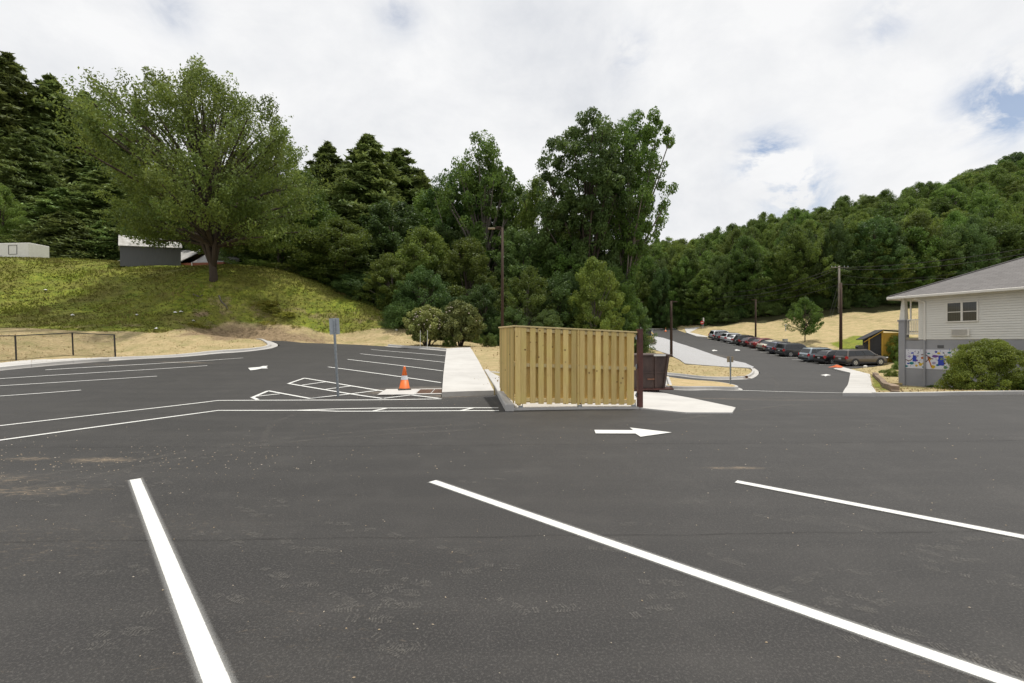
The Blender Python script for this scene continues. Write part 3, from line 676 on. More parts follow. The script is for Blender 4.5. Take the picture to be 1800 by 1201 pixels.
# ------------------------------------------------------------------ vegetation
def leaves(pts, nor_bias, size, rng, aspect=1.7, up=.35, jitter=.35):
    """rhombic leaf sprays at pts"""
    n = len(pts); d = rng.normal(size=(n, 3)); d[:, 2] = d[:, 2]*.8+up; d += nor_bias*.6; d /= np.linalg.norm(d, axis=1)[:, None]+1e-9
    t = rng.normal(size=(n, 3)); t -= (t*d).sum(1)[:, None]*d; t /= np.linalg.norm(t, axis=1)[:, None]+1e-9; b = np.cross(d, t)
    s = size*(1+jitter*rng.uniform(-1, 1, n))[:, None]
    V_ = np.stack([pts-t*s*aspect*.5, pts+b*s*.42+d*s*.08, pts+t*s*aspect*.5, pts-b*s*.42+d*s*.08], 1).reshape(-1, 3)
    return V_, np.arange(n*4).reshape(-1, 4)
def crown_points(rng, prof, n_clump, n_leaf, cr, lean=(0, 0), spray=1.5, base=.2, lobes=6, inner=.35, zs=1.0):
    """prof(t) -> radius (unit width .5) for t in 0..1 of the crown height; returns leaf points, outward bias, tone, clump centres"""
    ph = rng.uniform(0, 6.28, 8); cc = []
    while len(cc) < n_clump:
        t = rng.uniform(0, 1); r = prof(t)
        if rng.uniform() > (r/.5)**.8+.12: continue
        a = rng.uniform(0, 2*math.pi); lob = 1+.16*math.sin(lobes*.5*a+ph[0]+t*5)+.13*math.sin(lobes*a+ph[1]-t*9)
        f = math.sqrt(rng.uniform(inner**2, 1.0))**.8
        rr = r*f*lob; cc.append((rr*math.cos(a)+lean[0]*t, rr*math.sin(a)+lean[1]*t, base+(1-base)*t*.97))
    cc = np.array(cc); org = np.array([0, 0, base*.8]); out = cc-org; out /= np.linalg.norm(out, axis=1)[:, None]+1e-9
    k_ = rng.uniform(.6, 1.35, n_clump)*cr; cnt = np.maximum(4, (n_leaf*rng.uniform(.5, 1.5, n_clump)).astype(int))
    ci = np.repeat(np.arange(n_clump), cnt); g = rng.normal(size=(len(ci), 3)); g *= (.35+.65*rng.uniform(0, 1, len(ci))**.5)[:, None]/(np.linalg.norm(g, axis=1)[:, None]+1e-9)
    g[:, 2] *= zs
    o = out[ci]; al = (g*o).sum(1)[:, None]; g = g+o*al*(spray-1)
    pts = cc[ci]+g*k_[ci][:, None]
    tone = rng.uniform(.2, .9, n_clump)[ci]*.6+rng.uniform(0, 1, len(ci))*.4
    return pts, o*.5+g*.8, tone, cc
def tree_wood(rng, cc, base, trunk_r, nb=26, lean=(0, 0), twig=.004, multi=0, top=.86, scale=(1, 1, 1)):
    m = MB(); fork = base*.9+.04
    m.tube([(0, 0, -.03), (.002, 0, .02), (lean[0]*.1, 0, base*.6), (lean[0]*.3, lean[1]*.3, fork+.12), (lean[0]*.6, lean[1]*.6, .62), (lean[0]*.9, lean[1]*.9, top)], [trunk_r*1.5, trunk_r*1.05, trunk_r*.9, trunk_r*.65, trunk_r*.3, trunk_r*.08], 9)
    for i in range(multi):
        a = 2*math.pi*(i+.3*rng.uniform())/multi; r_ = .1+.12*rng.uniform(); z = rng.uniform(.45, .8)
        m.tube([(0, 0, fork*.3), (r_*.34*math.cos(a), r_*.28*math.sin(a), fork*1.05), (r_*math.cos(a), r_*math.sin(a), (z+fork)/2), (r_*1.5*math.cos(a), r_*1.5*math.sin(a), z)], [trunk_r*.72, trunk_r*.55, trunk_r*.3, trunk_r*.1], 7)
    sel = rng.choice(len(cc), min(nb, len(cc)), replace=False)
    for i in sel:
        c = cc[i]; h0 = max(fork*.8, base*.7+(c[2]-base)*.55*rng.uniform(.6, 1)); tt = (h0-base)/(1-base)
        p0 = np.array([lean[0]*max(tt, 0), lean[1]*max(tt, 0), h0]); mid_ = (p0+c)/2+np.array([0, 0, .015]); r0 = trunk_r*.22*(1.15-h0)
        m.tube([p0, mid_, c], [r0+twig, r0*.6+twig, twig*.6], 5, cap=False)
    return m
PROTO = {}
def proto(name, V_, F_, tone, wood, lmat, bmat, size):
    zt = float(np.percentile(V_[:, 2], 99.9)); rx = float(np.percentile(np.hypot(V_[:, 0], V_[:, 1]), 97.5)); sc_ = np.array([.5/rx, .5/rx, 1/zt]); V_ = V_*sc_
    if wood: wood.v = [(v[0]*sc_[0], v[1]*sc_[1], v[2]*sc_[2]) for v in wood.v]
    """store shared meshes in unit space: width 1, height 1"""
    me = bpy.data.meshes.new(name+'_crown'); me.vertices.add(len(V_)); me.vertices.foreach_set('co', V_.astype(np.float32).ravel())
    me.loops.add(F_.size); me.loops.foreach_set('vertex_index', F_.astype(np.int32).ravel()); me.polygons.add(len(F_))
    me.polygons.foreach_set('loop_start', np.arange(0, F_.size, 4, dtype=np.int32)); me.polygons.foreach_set('loop_total', np.full(len(F_), 4, np.int32))
    me.materials.append(lmat); at = me.attributes.new('tone', 'FLOAT', 'FACE'); at.data.foreach_set('value', tone.astype(np.float32)); me.update(calc_edges=True)
    mt = None
    if wood: 
        mt = bpy.data.meshes.new(name+'_wood'); mt.from_pydata(wood.v, [], wood.f); mt.materials.append(bmat); mt.polygons.foreach_set('use_smooth', [True]*len(wood.f)); mt.update()
    PROTO[name] = (me, mt)
def dec(name, seed, prof, n_clump, n_leaf, cr, leaf, base, lmat, bmat, lean=(0, 0), spray=1.5, asp=.6, trunk_r=.014, nb=30, multi=0, inner=.3, up=.35, zs=1.0, lobes=6):
    """asp = typical width / height, so leaves come out undistorted once scaled"""
    rng = np.random.default_rng(seed); pts, nb_, tone, cc = crown_points(rng, prof, n_clump, n_leaf, cr, lean, spray, base, inner=inner, zs=.72*asp*zs, lobes=lobes)
    S = np.array([asp, asp, 1.0]); V_, F_ = leaves(pts*S, nb_, leaf, rng, up=up); V_ = V_/S
    wd = tree_wood(rng, cc*S, base, trunk_r, nb, (lean[0]*asp, lean[1]*asp), multi=multi); wd.v = [(v[0]/asp, v[1]/asp, v[2]) for v in wd.v]
    proto(name, V_, F_, tone, wd, lmat, bmat, leaf)
def pine(name, seed, levels, leaf, lmat, asp=.5, base=.06, droop=.05, nbr=6, taper=.72, npuff=9, nl=9, dense=1.0):
    rng = np.random.default_rng(seed); P_ = []; B_ = []; T_ = []; wd = MB()
    wd.tube([(0, 0, -.03), (0, 0, .3), (0, 0, .97)], [.017, .012, .002], 8)
    for l in range(levels):
        t = l/(levels-1); z = base+(1-base)*t**.95*.985; r = .5*asp*((1-t)**taper*.96+.03)
        nbb = max(3, int(nbr*(1-.35*t)))
        a0 = rng.uniform(0, 6.28)
        for b in range(nbb):
            a = a0+2*math.pi*b/nbb+rng.normal()*.2; rr = r*rng.uniform(.62, 1.12); zz = z+rng.normal()*.008
            rise = .02+.10*t
            tone_b = rng.uniform(.15, .8)
            if b % 2 == 0: wd.tube([(0, 0, zz), (rr*.8*math.cos(a), rr*.8*math.sin(a), zz+rise*rr*2)], [.0035, .0012], 4, cap=False)
            for k_ in range(npuff):
                s = (k_+1.2)/(npuff+.5); wid = .052*asp*2*(1.1-s*.6)*(.12+.95*(1-t)); n = int(nl*dense)
                q = rng.normal(size=(n, 3))*np.array([wid, wid, .006+.006*(1-t)]); c = np.array([rr*s*math.cos(a), rr*s*math.sin(a), zz+rise*rr*s*2-droop*s*s*r*2])
                P_.append(q+c); B_.append(np.tile([math.cos(a)*.4, math.sin(a)*.4, .9], (n, 1))); T_.append(np.clip(tone_b+.25*s+rng.uniform(-.15, .15, n), 0, 1))
    pts = np.concatenate(P_); V_, F_ = leaves(pts, np.concatenate(B_), leaf, rng, aspect=3.0, up=.9); S = np.array([asp, asp, 1.0]); V_ = V_/S
    wd.v = [(v[0]/asp, v[1]/asp, v[2]) for v in wd.v]
    proto(name, V_, F_, np.concatenate(T_), wd, lmat, M_BARK, leaf)
dome = lambda t: .5*max(0, math.sin(math.pi*min(1, .16+.84*t)))**.55*(1-.12*t)
egg = lambda t: .5*max(0, math.sin(math.pi*(.10+.88*t**.85)))**.7
tall = lambda t: .5*max(0, math.sin(math.pi*(.08+.87*t)))**.5
vase = lambda t: .5*(.35+.65*math.sin(math.pi*min(1, .12+.75*t)))*(1 if t < .9 else (1-t)*10*.6+.4)
dec('a', 11, dome, 260, 160, .078, .0098, .16, L_DEC, M_BARK, asp=.6)
dec('b', 12, egg, 260, 160, .078, .0095, .10, L_DEC, M_BARK, asp=.55)
dec('c', 13, tall, 280, 150, .078, .0100, .12, L_DARK, M_BARK, asp=.5)
dec('low', 14, egg, 190, 190, .080, .0130, .03, L_DARK, M_BARK, asp=.85, trunk_r=.012)
dec('bright', 15, egg, 190, 190, .075, .0130, .05, L_DEC, M_BARKG, asp=.8, trunk_r=.012)
dec('airy', 16, egg, 250, 120, .075, .0090, .16, L_DEC, M_BARKG, asp=.5, nb=50, spray=1.1, inner=.25, trunk_r=.010, multi=3)
maple_prof = lambda t: .5*(.74+.26*math.sin(math.pi/2*t/.42)) if t < .42 else .5*max(0, (1-((t-.42)/.58)**2.0))**.62
dec('maple', 21, maple_prof, 560, 155, .042, .0078, .185, L_MAPLE, M_BARK, asp=1.0, spray=2.3, nb=130, multi=6, trunk_r=.019, inner=.3, up=.2, lean=(-.08, 0))
ctop = lambda t: .5*(.62+.08*math.sin(9*t)) if t < .45 else .5*(.6+.4*math.sin(math.pi*min(1, (t-.45)/.55*.9+.05)))*(1 if t < .9 else .8)
dec('oak', 22, ctop, 460, 170, .075, .0078, .08, L_DARK, M_BARK, asp=.5, spray=1.0, nb=60, trunk_r=.014, inner=.1)
dec('locust', 23, lambda t: .5*(.25 if t < .3 else .42+.58*math.sin(math.pi*min(1, (t-.3)/.7*.8+.1))), 380, 105, .07, .0075, .18, L_DEC, M_BARKG, asp=.42, spray=1.1, nb=70, trunk_r=.008, inner=.05, lean=(.16, 0))
dec('young', 24, egg, 90, 130, .085, .017, .20, L_DEC, M_BARK, asp=.85, nb=40, trunk_r=.014, up=.3)
pine('pine', 31, 38, .0095, L_PINE, asp=.55, nbr=7, npuff=12, nl=16)
pine('pine_b', 32, 28, .0105, L_PINE, asp=.62, nbr=7, npuff=12, nl=17, droop=.12, taper=.6)
pine('hemlock', 33, 20, .017, L_PINE, asp=1.0, nbr=9, npuff=13, nl=16, droop=.18, taper=.7, base=.03)
def bush(name, seed, lmat, n_clump, n_leaf, cr, leaf, asp=1.0, prof=None, wood=True, up=.35, inner=.2, base=.02, aspect=None):
    rng = np.random.default_rng(seed); prof = prof or (lambda t: .5*math.sqrt(max(0, 1-(max(0, t-.3)/.7)**2.2))*(.85+.15*min(1, t*4)))
    pts, b_, tone, cc = crown_points(rng, prof, n_clump, n_leaf, cr, base=base, spray=1.2, inner=inner); pts[:, 2] = np.abs(pts[:, 2])
    S = np.array([asp, asp, 1.0]); V_, F_ = leaves(pts*S, b_, leaf, rng, up=up); V_ = V_/S
    wd = None
    if wood:
        wd = MB()
        for i in range(14):
            c = cc[rng.integers(len(cc))]; wd.tube([(c[0]*.12, c[1]*.12, -.04), (c[0]*.4, c[1]*.4, c[2]*.45), tuple(c*.92)], [.016, .011, .004], 5)
    proto(name, V_, F_, tone, wd, lmat, M_BARK, leaf)
bush('shrub', 41, L_DEC, 120, 130, .10, .024, 1.2)
bush('bigbush', 42, L_BRIGHT, 330, 190, .07, .019, 1.5, inner=.45)
bush('rhodo', 43, L_RHODO, 190, 120, .07, .026, .9, inner=.45, base=.18)
bush('hedge', 44, L_BRIGHT, 420, 120, .042, .014, 1.6, inner=.8, prof=lambda t: .5*(1-max(0, t-.72)**2*6))
bush('weed', 45, L_GRASS, 60, 50, .12, .05, 1.5, wood=False, up=-.1)
bush('undergrowth', 46, L_DARK, 120, 130, .10, .022, 1.4)
def plant(kind, name, loc, wid, h, rz, label, cat, group=None, parts=('crown', 'trunk'), wd=None):
    cm, tm_ = PROTO[kind]
    e = empty(name, loc, rz, label, cat, group); e.scale = (wid, wd or wid, h)
    o = bpy.data.objects.new(parts[0], cm); C.objects.link(o); o.parent = e
    if tm_: o2 = bpy.data.objects.new(parts[1], tm_); C.objects.link(o2); o2.parent = e
    return e
def tree_at(kind, name, px, top, Y, wpx, label, group=None, rz=None, cat='tree', sink=.1):
    x = (px-900)/800*Y; g = H(x, Y); h = CAMZ+(600-top)/800*Y-g+sink; wid = wpx/800*Y
    return plant(kind, name, (x, Y, g-sink), wid, h, rnd.uniform(0, 6.28) if rz is None else rz, label, cat, group)
# the large maple on the bank
e = tree_at('maple', 'maple_tree', 375, 128, 46, 362, 'large spreading maple with several upright limbs on top of the grass bank', rz=0)
# conifers behind the shed, upper left
G1 = 'conifers at the top left behind the bank'
for px, top, Y, wp, kd, lb in ((12,95,84,190,'pine','tallest dark pine at the left edge of the picture'),
    (88,135,88,190,'pine','tall dark pine second from the left edge, above the white trailer'),
    (150,162,92,150,'pine_b','dark pine just left of the large maple'),
    (215,235,90,170,'pine','dark pine standing half behind the left side of the large maple'),
    (45,235,76,150,'pine_b','broad pine with layered branches near the left edge'),
    (110,330,74,140,'pine_b','layered low pine right behind the white trailer'),
    (185,300,78,150,'pine_b','layered pine whose branches hang behind the grey shed'),
    (265,330,74,150,'pine_b','dark conifer standing right behind the grey shed roof'),
    (-50,130,80,200,'pine','dark pine cut by the left edge of the picture')):
    tree_at(kd, 'pine_tree', px, top, Y, wp, lb, G1)
tree_at('hemlock', 'pine_tree', 112, 372, 67, 150, 'small broad conifer with feathery level branches beside the white trailer', G1)
tree_at('hemlock', 'pine_tree', 185, 385, 70, 120, 'small conifer with level branches left of the grey shed', G1)
tree_at('a', 'broadleaf_tree', 0, 325, 66, 75, 'light green broadleaf tree low at the left edge above the trailer')
G2 = 'trees behind the bank and the middle parking stalls'
lst = [('airy',492,222,58,95,'airy light green tree just right of the large maple'),
 ('b',535,300,64,110,'rounded broadleaf tree behind the clipped hedge'),('c',440,300,66,150,'dark broadleaf tree behind the right side of the large maple'),
 ('a',330,330,72,170,'broadleaf tree behind the trunk of the large maple'),('a',250,380,76,120,'broadleaf tree behind the roof of the brick house'),
 ('pine',577,252,76,165,'slim pine with a pointed top, leftmost of the middle pines'),('pine',648,238,72,210,'tallest pointed pine in the middle of the tree line'),
 ('pine_b',700,262,80,190,'pine right behind the tallest middle pine'),('pine',742,306,80,150,'short pine at the right end of the middle pines'),('pine_b',610,285,84,170,'dark pine between the two pointed middle pines'),
 ('b',545,345,60,140,'broadleaf tree leaning over the right end of the hedge'),('a',600,385,56,150,'bright broadleaf tree at the top of the bank slope'),
 ('c',690,360,62,150,'dark broadleaf tree below the middle pines'),('b',760,335,66,130,'broadleaf tree right of the middle pines'),
 ('c',805,300,66,120,'dark upright tree left of the tall airy tree'),('airy',850,236,62,150,'tall airy tree with a feathery rounded top left of the dark lamp post'),
 ('c',860,300,66,120,'dark dense tree inside the tall airy tree'),('c',905,330,70,110,'dark tree directly behind the dark lamp post'),
 ('a',945,312,62,110,'light green tree between the lamp post and the tallest centre tree'),('b',985,360,58,120,'broadleaf tree at the left foot of the tallest centre tree'),
 ('bright',575,430,56,110,'low leafy tree at the foot of the hedge slope'),('bright',690,445,52,110,'bright low tree standing at the wood edge above the sign post'),
 ('low',630,480,54,110,'dark low tree behind the sign post'),('low',745,470,49,120,'dark low tree behind the flowering shrubs'),('b',745,400,55,130,'mid height tree above the flowering shrubs'),
 ('b',820,420,53,130,'mid height tree left of the lamp post'),('low',850,500,47,110,'dark low tree behind the right flowering shrub'),('bright',925,470,46,110,'leafy low tree right behind the wooden enclosure corner'),
 ('low',985,480,48,120,'dark low tree behind the middle of the wooden enclosure'),('bright',1045,455,46,110,'bright low tree behind the right end of the wooden enclosure'),('b',1075,470,52,110,'broadleaf tree behind the dumpster'),
 ('c',920,400,55,120,'dark tree right of the dark lamp post'),('a',1000,410,56,130,'broadleaf tree below the tallest centre tree'),('low',1105,520,62,90,'dark low tree behind the small loader'),('low',540,470,57,90,'dark low tree at the right end of the hedge'),('low',590,500,57,80,'dark low tree at the foot of the bank slope'),
 ('a',500,385,66,140,'leafy tree above the left end of the hedge'),('low',455,420,66,140,'dark low tree behind the hedge'),('low',370,410,72,150,'dark low tree behind the brick house'),('low',680,530,53,80,'dark sapling beside the wood edge'),('c',640,420,58,130,'dark upright tree above the bright low tree'),
 ('c',790,400,62,130,'dark upright tree in the gap above the shrubs'),('low',900,540,43,80,'dark bush like tree left of the enclosure'),('low',960,545,43,80,'dark bush like tree behind the enclosure'),
 ('low',1075,540,50,80,'small dark tree over the right enclosure post')]
for kd, px, top, Y, wp, lb in lst:
    tree_at(kd, 'pine_tree' if 'pine' in kd else 'broadleaf_tree', px, top, Y, wp, lb, G2)
tree_at('oak', 'oak_tree', 1032, 212, 56, 165, 'tall dense dark oak, left one of the two tallest trees in the centre', rz=.4)
tree_at('locust', 'locust_tree', 1098, 205, 57, 150, 'tall airy tree leaning right, joined to the dense oak in the centre', rz=0)
e = tree_at('airy', 'leaning_tree', 1085, 395, 60, 85, 'thin leaning tree trunk right of the tall centre trees'); e.rotation_euler = (0, .33, 0)
e.location = (9.5, 60, H(9.5, 60)-.3)
# dark undergrowth along the wood edge
for i in range(46):
    t = i/45; px = 520+t*590+rnd.uniform(-8, 8); Y = (57 if px < 620 else (54 if px < 680 else 50))+rnd.uniform(-2.5, 3)-(3 if px > 760 else 0)+max(0, (px-1000)*.09)
    x = (px-900)/800*Y; plant('undergrowth', 'undergrowth_shrub', (x, Y, H(x, Y)-.1), rnd.uniform(3.0, 5.0), rnd.uniform(2.0, 4.2), rnd.uniform(0, 6.3), 'dark leafy shrub in the undergrowth '+('at the foot of the bank' if px < 640 else ('above the far parking stalls' if px < 720 else ('behind the flowering shrubs' if px < 860 else ('behind the wooden enclosure' if px < 1000 else 'behind the right end of the enclosure')))), 'shrub', 'undergrowth along the wood edge', parts=('foliage', 'stem'))
# shrubs near the middle stalls
Y = 37
for px, top, wp, lb, kd in ((752, 537, 78, 'flowering rhododendron shrub with pale blossoms, left one of the pair', 'rhodo'), (808, 529, 80, 'flowering rhododendron shrub, taller right one of the pair', 'rhodo')):
    x = (px-900)/800*Y; g = H(x, Y); e = plant('rhodo', 'rhododendron_shrub', (x, Y, g), wp/800*Y, CAMZ+(600-top)/800*Y-g, rnd.uniform(0, 6), lb, 'shrub', 'pair of rhododendrons', parts=('foliage', 'stem'))
    m = MB(); rr = random.Random(px)
    for i in range(110 if px < 780 else 30):
        a = rr.uniform(0, 6.28); ph = rr.uniform(.0, 1.2); s = .008+.014*rr.random(); q = (.47*math.cos(a)*math.cos(ph), .47*math.sin(a)*math.cos(ph), .42+.52*math.sin(ph)); m.box(q, (s*1.2, s*1.2, s), Matrix.Rotation(a, 3, 'Z'))
    o = m.obj('blossom', M_FLOWER, e); tag(o, kind='stuff')
for px, lb in ((738.5, 'thin pale stake in front of the flowering shrub, left one'), (751, 'thin pale stake in front of the flowering shrub, right one')):
    x = (px-900)/800*34.5; g = H(x, 34.5); m = MB().tube([(0, 0, -.1), (.02, 0, 1.35)], [.022, .018], 6); m.tube([(0.02, 0, 1.35), (.02, 0, 1.42)], [.03, .03], 6)
    o = m.obj('garden_stake', M_WHITE); o.location = (x, 34.5, g); tag(o, lb, 'stake', 'stakes by the flowering shrubs')
for px, py, s, lb in ((790,612,1.0,'small green plant at the foot of the flowering shrubs'),(860,612,1.1,'small green plant left of the enclosure corner'),(840,606,.8,'small weed clump beside the flowering shrubs')):
    x, y = G(px, py-1); plant('shrub', 'small_plant', (x, y, H(x, y)), 1.3*s, 1.0*s, px, lb, 'plant', parts=('foliage', 'stem'))
# the clipped hedge
for px, top, wp, Y, lb in ((450,457,62,54.5,'clipped dark hedge, left section beside the maple'),(492,463,60,54,'clipped dark hedge, right section at the bank top')):
    x = (px-900)/800*Y; g = H(x, Y); plant('hedge', 'clipped_hedge', (x, Y, g-.25), wp/800*Y*1.12, CAMZ+(600-top)/800*Y-g+.25, 0, lb, 'hedge', 'clipped hedge on the bank', parts=('foliage', 'stem'), wd=3)
# weeds on the bank
for px, py, w_, lb in ((468,538,2.8,'bright yellow green weed patch on the bank, upper one'),(500,556,2.4,'bright yellow green weed patch on the bank, lower one'),(478,548,2.2,'bright weed patch on the bank between the other two'),
                       (470,570,1.7,'small yellowish weed clump below the bright patches'),(520,575,1.2,'tiny weed clump on the bare soil'),(360,577,1.2,'low weed clump at the toe of the bank'),(340,572,1.4,'dark weed clump at the toe of the bank')):
    x, y = G(px, py); plant('weed', 'weed_patch', (x, y, H(x, y)-.08), w_, .55*w_/2.2, px, lb, 'plant', parts=('foliage', 'stem'))
# the small tree in the straw slope, behind the cars
Y = 67; tree_at('young', 'young_tree', 1415, 523, Y, 58, 'small round lone tree on the straw slope behind the parked cars')
# the big bush and the planting in front of the building
x, y = G(1730, 686); y = 21.0; x = 1732-900; x = x/800*y+.15
plant('bigbush', 'large_bush', (x, y, H(x, y)-.1), 3.3, CAMZ+(600-595)/800*y-H(x, y)+.05, 1.1, 'large round green bush against the grey wall of the building', 'bush', parts=('foliage', 'stem'))
plant('bigbush', 'large_bush', (22.9, 19.6, H(22.9, 19.6)-.1), 2.0, 1.0, 3.1, 'lower bush at the right side of the large bush', 'bush', parts=('foliage', 'stem'))
for px, py, w_, h_, lb in ((1568,664,1.1,.75,'small dark green shrub behind the stone edging'),(1552,657,.8,.4,'low plant behind the stone edging'),(1648,680,1.2,.55,'low grass clump at the foot of the painted wall'),(1640,684,.7,.3,'tiny weed clump in front of the painted wall'),
                          (1585,652,1.6,1.0,'leafy shrub beside the corner column')):
    x, y = G(px, py); plant('shrub', 'small_shrub', (x, y, H(x, y)-.04), w_, h_, px, lb, 'shrub', parts=('foliage', 'stem'))
Y = 48.2
for px, top, wp, lb in ((1571,586,26,'leafy bush covering the right half of the yellow shed'),(1583,590,28,'leafy bush between the yellow shed and the building'),(1595,594,26,'leafy bush behind the corner column')):
    x = (px-900)/800*Y; g = H(x, Y); plant('shrub', 'leafy_bush', (x, Y, g-.05), wp/800*Y*1.3, CAMZ+(600-top)/800*Y-g, px, lb, 'bush', parts=('foliage', 'stem'))
# the wooded hill on the right: edge trees and the ones that can be told apart as things
rh = random.Random(99); placed = []
def ok_(x, y, d):
    for a, b in placed:
        if (a-x)**2+(b-y)**2 < d*d: return False
    placed.append((x, y)); return True
edge = [G(1100,597)]; 
row = [(18,104),(23,109),(30,114),(38,112),(45,107),(52,103),(60,98),(68,94.5),(77,92),(86,90),(96,89),(108,88),(120,86),(132,84)]
ADJ = {'a': 'rounded green', 'b': 'egg shaped green', 'c': 'tall dark green', 'low': 'low spreading dark', 'bright': 'bushy bright green', 'airy': 'thin airy'}
def zone_(px): return 'at the road end' if px < 1230 else ('behind the cars' if px < 1400 else ('behind the utility pole' if px < 1560 else 'above the pale house'))
def hill_tree(x, y, h, wd, kd, where, grp):
    plant(kd, 'forest_tree', (x, y, H(x, y)-.4), wd, h, rh.uniform(0, 6.3), ADJ[kd]+' tree '+where+' '+zone_(900+800*x/y), 'tree', grp)
for i in range(len(row)-1):
    for k_ in range(5):
        t = k_/5; x = row[i][0]+(row[i+1][0]-row[i][0])*t+rh.uniform(-1, 1); y = row[i][1]+(row[i+1][1]-row[i][1])*t+rh.uniform(-1., 4)
        placed.append((x, y)); hill_tree(x, y, rh.uniform(11, 19), rh.uniform(7, 11), rh.choice(['a','b','c','c','low','bright']), 'in the front row of the wood', 'front row of the wood behind the straw slope')
        if 1:
            xs = x+rh.uniform(-1, 2); ys_ = y-rh.uniform(1.5, 3.5); plant('undergrowth', 'undergrowth_shrub', (xs, ys_, H(xs, ys_)-.2), rh.uniform(3.5, 6), rh.uniform(2.0, 4.0), rh.uniform(0, 6), 'dark undergrowth shrub at the foot of the hillside wood '+zone_(900+800*xs/ys_), 'shrub', 'undergrowth at the foot of the hillside wood', parts=('foliage', 'stem'))
cand = []
for _ in range(9000):
    x = rh.uniform(0, 260); y = rh.uniform(90, 275); px = 900+800*x/y
    if px < 1040 or px > 1960: continue
    if y < 108+max(0, (40-x)*.25)-min(22, max(0, (x-45)*.45))+4: continue
    if ok_(x, y, 4.3+.008*y): cand.append((x, y))
cand.sort(key=lambda p: p[1]); print('hill trees', len(cand))
for x, y in cand[:200]:
    hill_tree(x, y, rh.uniform(11, 17), rh.uniform(8, 12.5), rh.choice(['a','a','b','a','bright','bright','airy']), 'on the lower wooded hillside', 'trees on the lower wooded hillside')
rest = cand[200:]
# wood on the left hill behind, seen only through gaps
for _ in range(1400):
    x = rh.uniform(-150, 40); y = rh.uniform(88, 240)
    if x > -10 and y < 110: continue
    if ok_(x, y, 7): rest.append((x, y))
print('rest', len(rest))
me = bpy.data.meshes.new('hillside_wood'); me.from_pydata([(x, y, H(x, y)-.4) for x, y in rest], [], []); ow = bpy.data.objects.new('hillside_wood', me); C.objects.link(ow); tag(ow, kind='stuff')
src = bpy.data.collections.new('wood_sources')
srcs = []
for kd in ('a', 'b', 'c', 'bright'):
    o = bpy.data.objects.new('crown_source', PROTO[kd][0]); srcs.append(o)
ng = bpy.data.node_groups.new('plant_wood', 'GeometryNodeTree'); ng.interface.new_socket('Geometry', in_out='INPUT', socket_type='NodeSocketGeometry'); ng.interface.new_socket('Geometry', in_out='OUTPUT', socket_type='NodeSocketGeometry')
n = ng.nodes; l = ng.links; gi = n.new('NodeGroupInput'); go = n.new('NodeGroupOutput'); jn = n.new('GeometryNodeJoinGeometry')
for i, o in enumerate(srcs):
    oi = n.new('GeometryNodeObjectInfo'); oi.inputs['Object'].default_value = o; l.new(oi.outputs['Geometry'], jn.inputs[0])
gi_ = n.new('GeometryNodeGeometryToInstance')
# one instance group per kind
n.remove(gi_); j2 = n.new('GeometryNodeJoinGeometry'); n.remove(jn)
idn = n.new('GeometryNodeInputIndex')
for i, o in enumerate(srcs):
    oi = [q for q in n if q.type == 'OBJECT_INFO'][i]
    iop = n.new('GeometryNodeInstanceOnPoints'); md = n.new('ShaderNodeMath'); md.operation = 'MODULO'; l.new(idn.outputs[0], md.inputs[0]); md.inputs[1].default_value = 4
    cm = n.new('ShaderNodeMath'); cm.operation = 'COMPARE'; l.new(md.outputs[0], cm.inputs[0]); cm.inputs[1].default_value = i; cm.inputs[2].default_value = .1
    l.new(gi.outputs[0], iop.inputs['Points']); l.new(cm.outputs[0], iop.inputs['Selection']); l.new(oi.outputs['Geometry'], iop.inputs['Instance'])
    rv = n.new('FunctionNodeRandomValue'); rv.data_type = 'FLOAT_VECTOR'; rv.inputs[0].default_value = (0, 0, 0); rv.inputs[1].default_value = (0, 0, 6.28); l.new(rv.outputs[0], iop.inputs['Rotation'])
    sv = n.new('FunctionNodeRandomValue'); sv.data_type = 'FLOAT_VECTOR'; sv.inputs[0].default_value = (8, 8, 10); sv.inputs[1].default_value = (12.5, 12.5, 16); sv.inputs['Seed'].default_value = 3; l.new(sv.outputs[0], iop.inputs['Scale'])
    l.new(iop.outputs[0], j2.inputs[0])
l.new(j2.outputs[0], go.inputs[0]); md_ = ow.modifiers.new('plant', 'NODES'); md_.node_group = ng
# grass tufts on the bank: nobody could count them
rng = np.random.default_rng(3); toeA = np.array([(p[0], p[1]) for p in toe]); n0 = 42000
xx = rng.uniform(-72, -8, n0); yy = rng.uniform(33, 60, n0); m = inpoly(xx, yy, toe) ; xx = xx[m]; yy = yy[m]; dens = rng.uniform(0, 1, len(xx)); zz = HH(xx, yy)+.05
n1 = len(xx); V_ = []; base = np.stack([xx, yy, zz], 1)
patch = np.sin(xx*.7+np.sin(yy*1.1)*1.3)+np.sin(yy*1.4-xx*.5)*.8
a = rng.uniform(0, 6.28, n1*3); h = (np.repeat(.07+.05*np.clip(patch, -1, 1.6), 3)+.06)*rng.uniform(.6, 1.4, n1*3); wv = .04+.04*rng.uniform(0, 1, n1*3)
b3 = np.repeat(base, 3, 0)+np.stack([rng.normal(size=n1*3)*.12, rng.normal(size=n1*3)*.12, np.zeros(n1*3)], 1)
dx = np.cos(a)*wv; dy = np.sin(a)*wv; tipx = rng.normal(size=n1*3)*.08; tipy = rng.normal(size=n1*3)*.08-.04
V_ = np.stack([b3-np.stack([dx, dy, 0*dx], 1), b3+np.stack([dx, dy, 0*dx], 1), b3+np.stack([tipx, tipy, h], 1)], 1).reshape(-1, 3)
tone = np.clip(.35+.25*np.repeat(patch, 3)+rng.uniform(-.3, .4, n1*3), 0, 1)
tone = np.clip(tone*(.75+.5*np.repeat(rng.uniform(0, 1, n1), 3)), 0, 1)
k = NT('bank_grass_blades'); k.set('Roughness', .8); k.set('Specular IOR Level', .1)
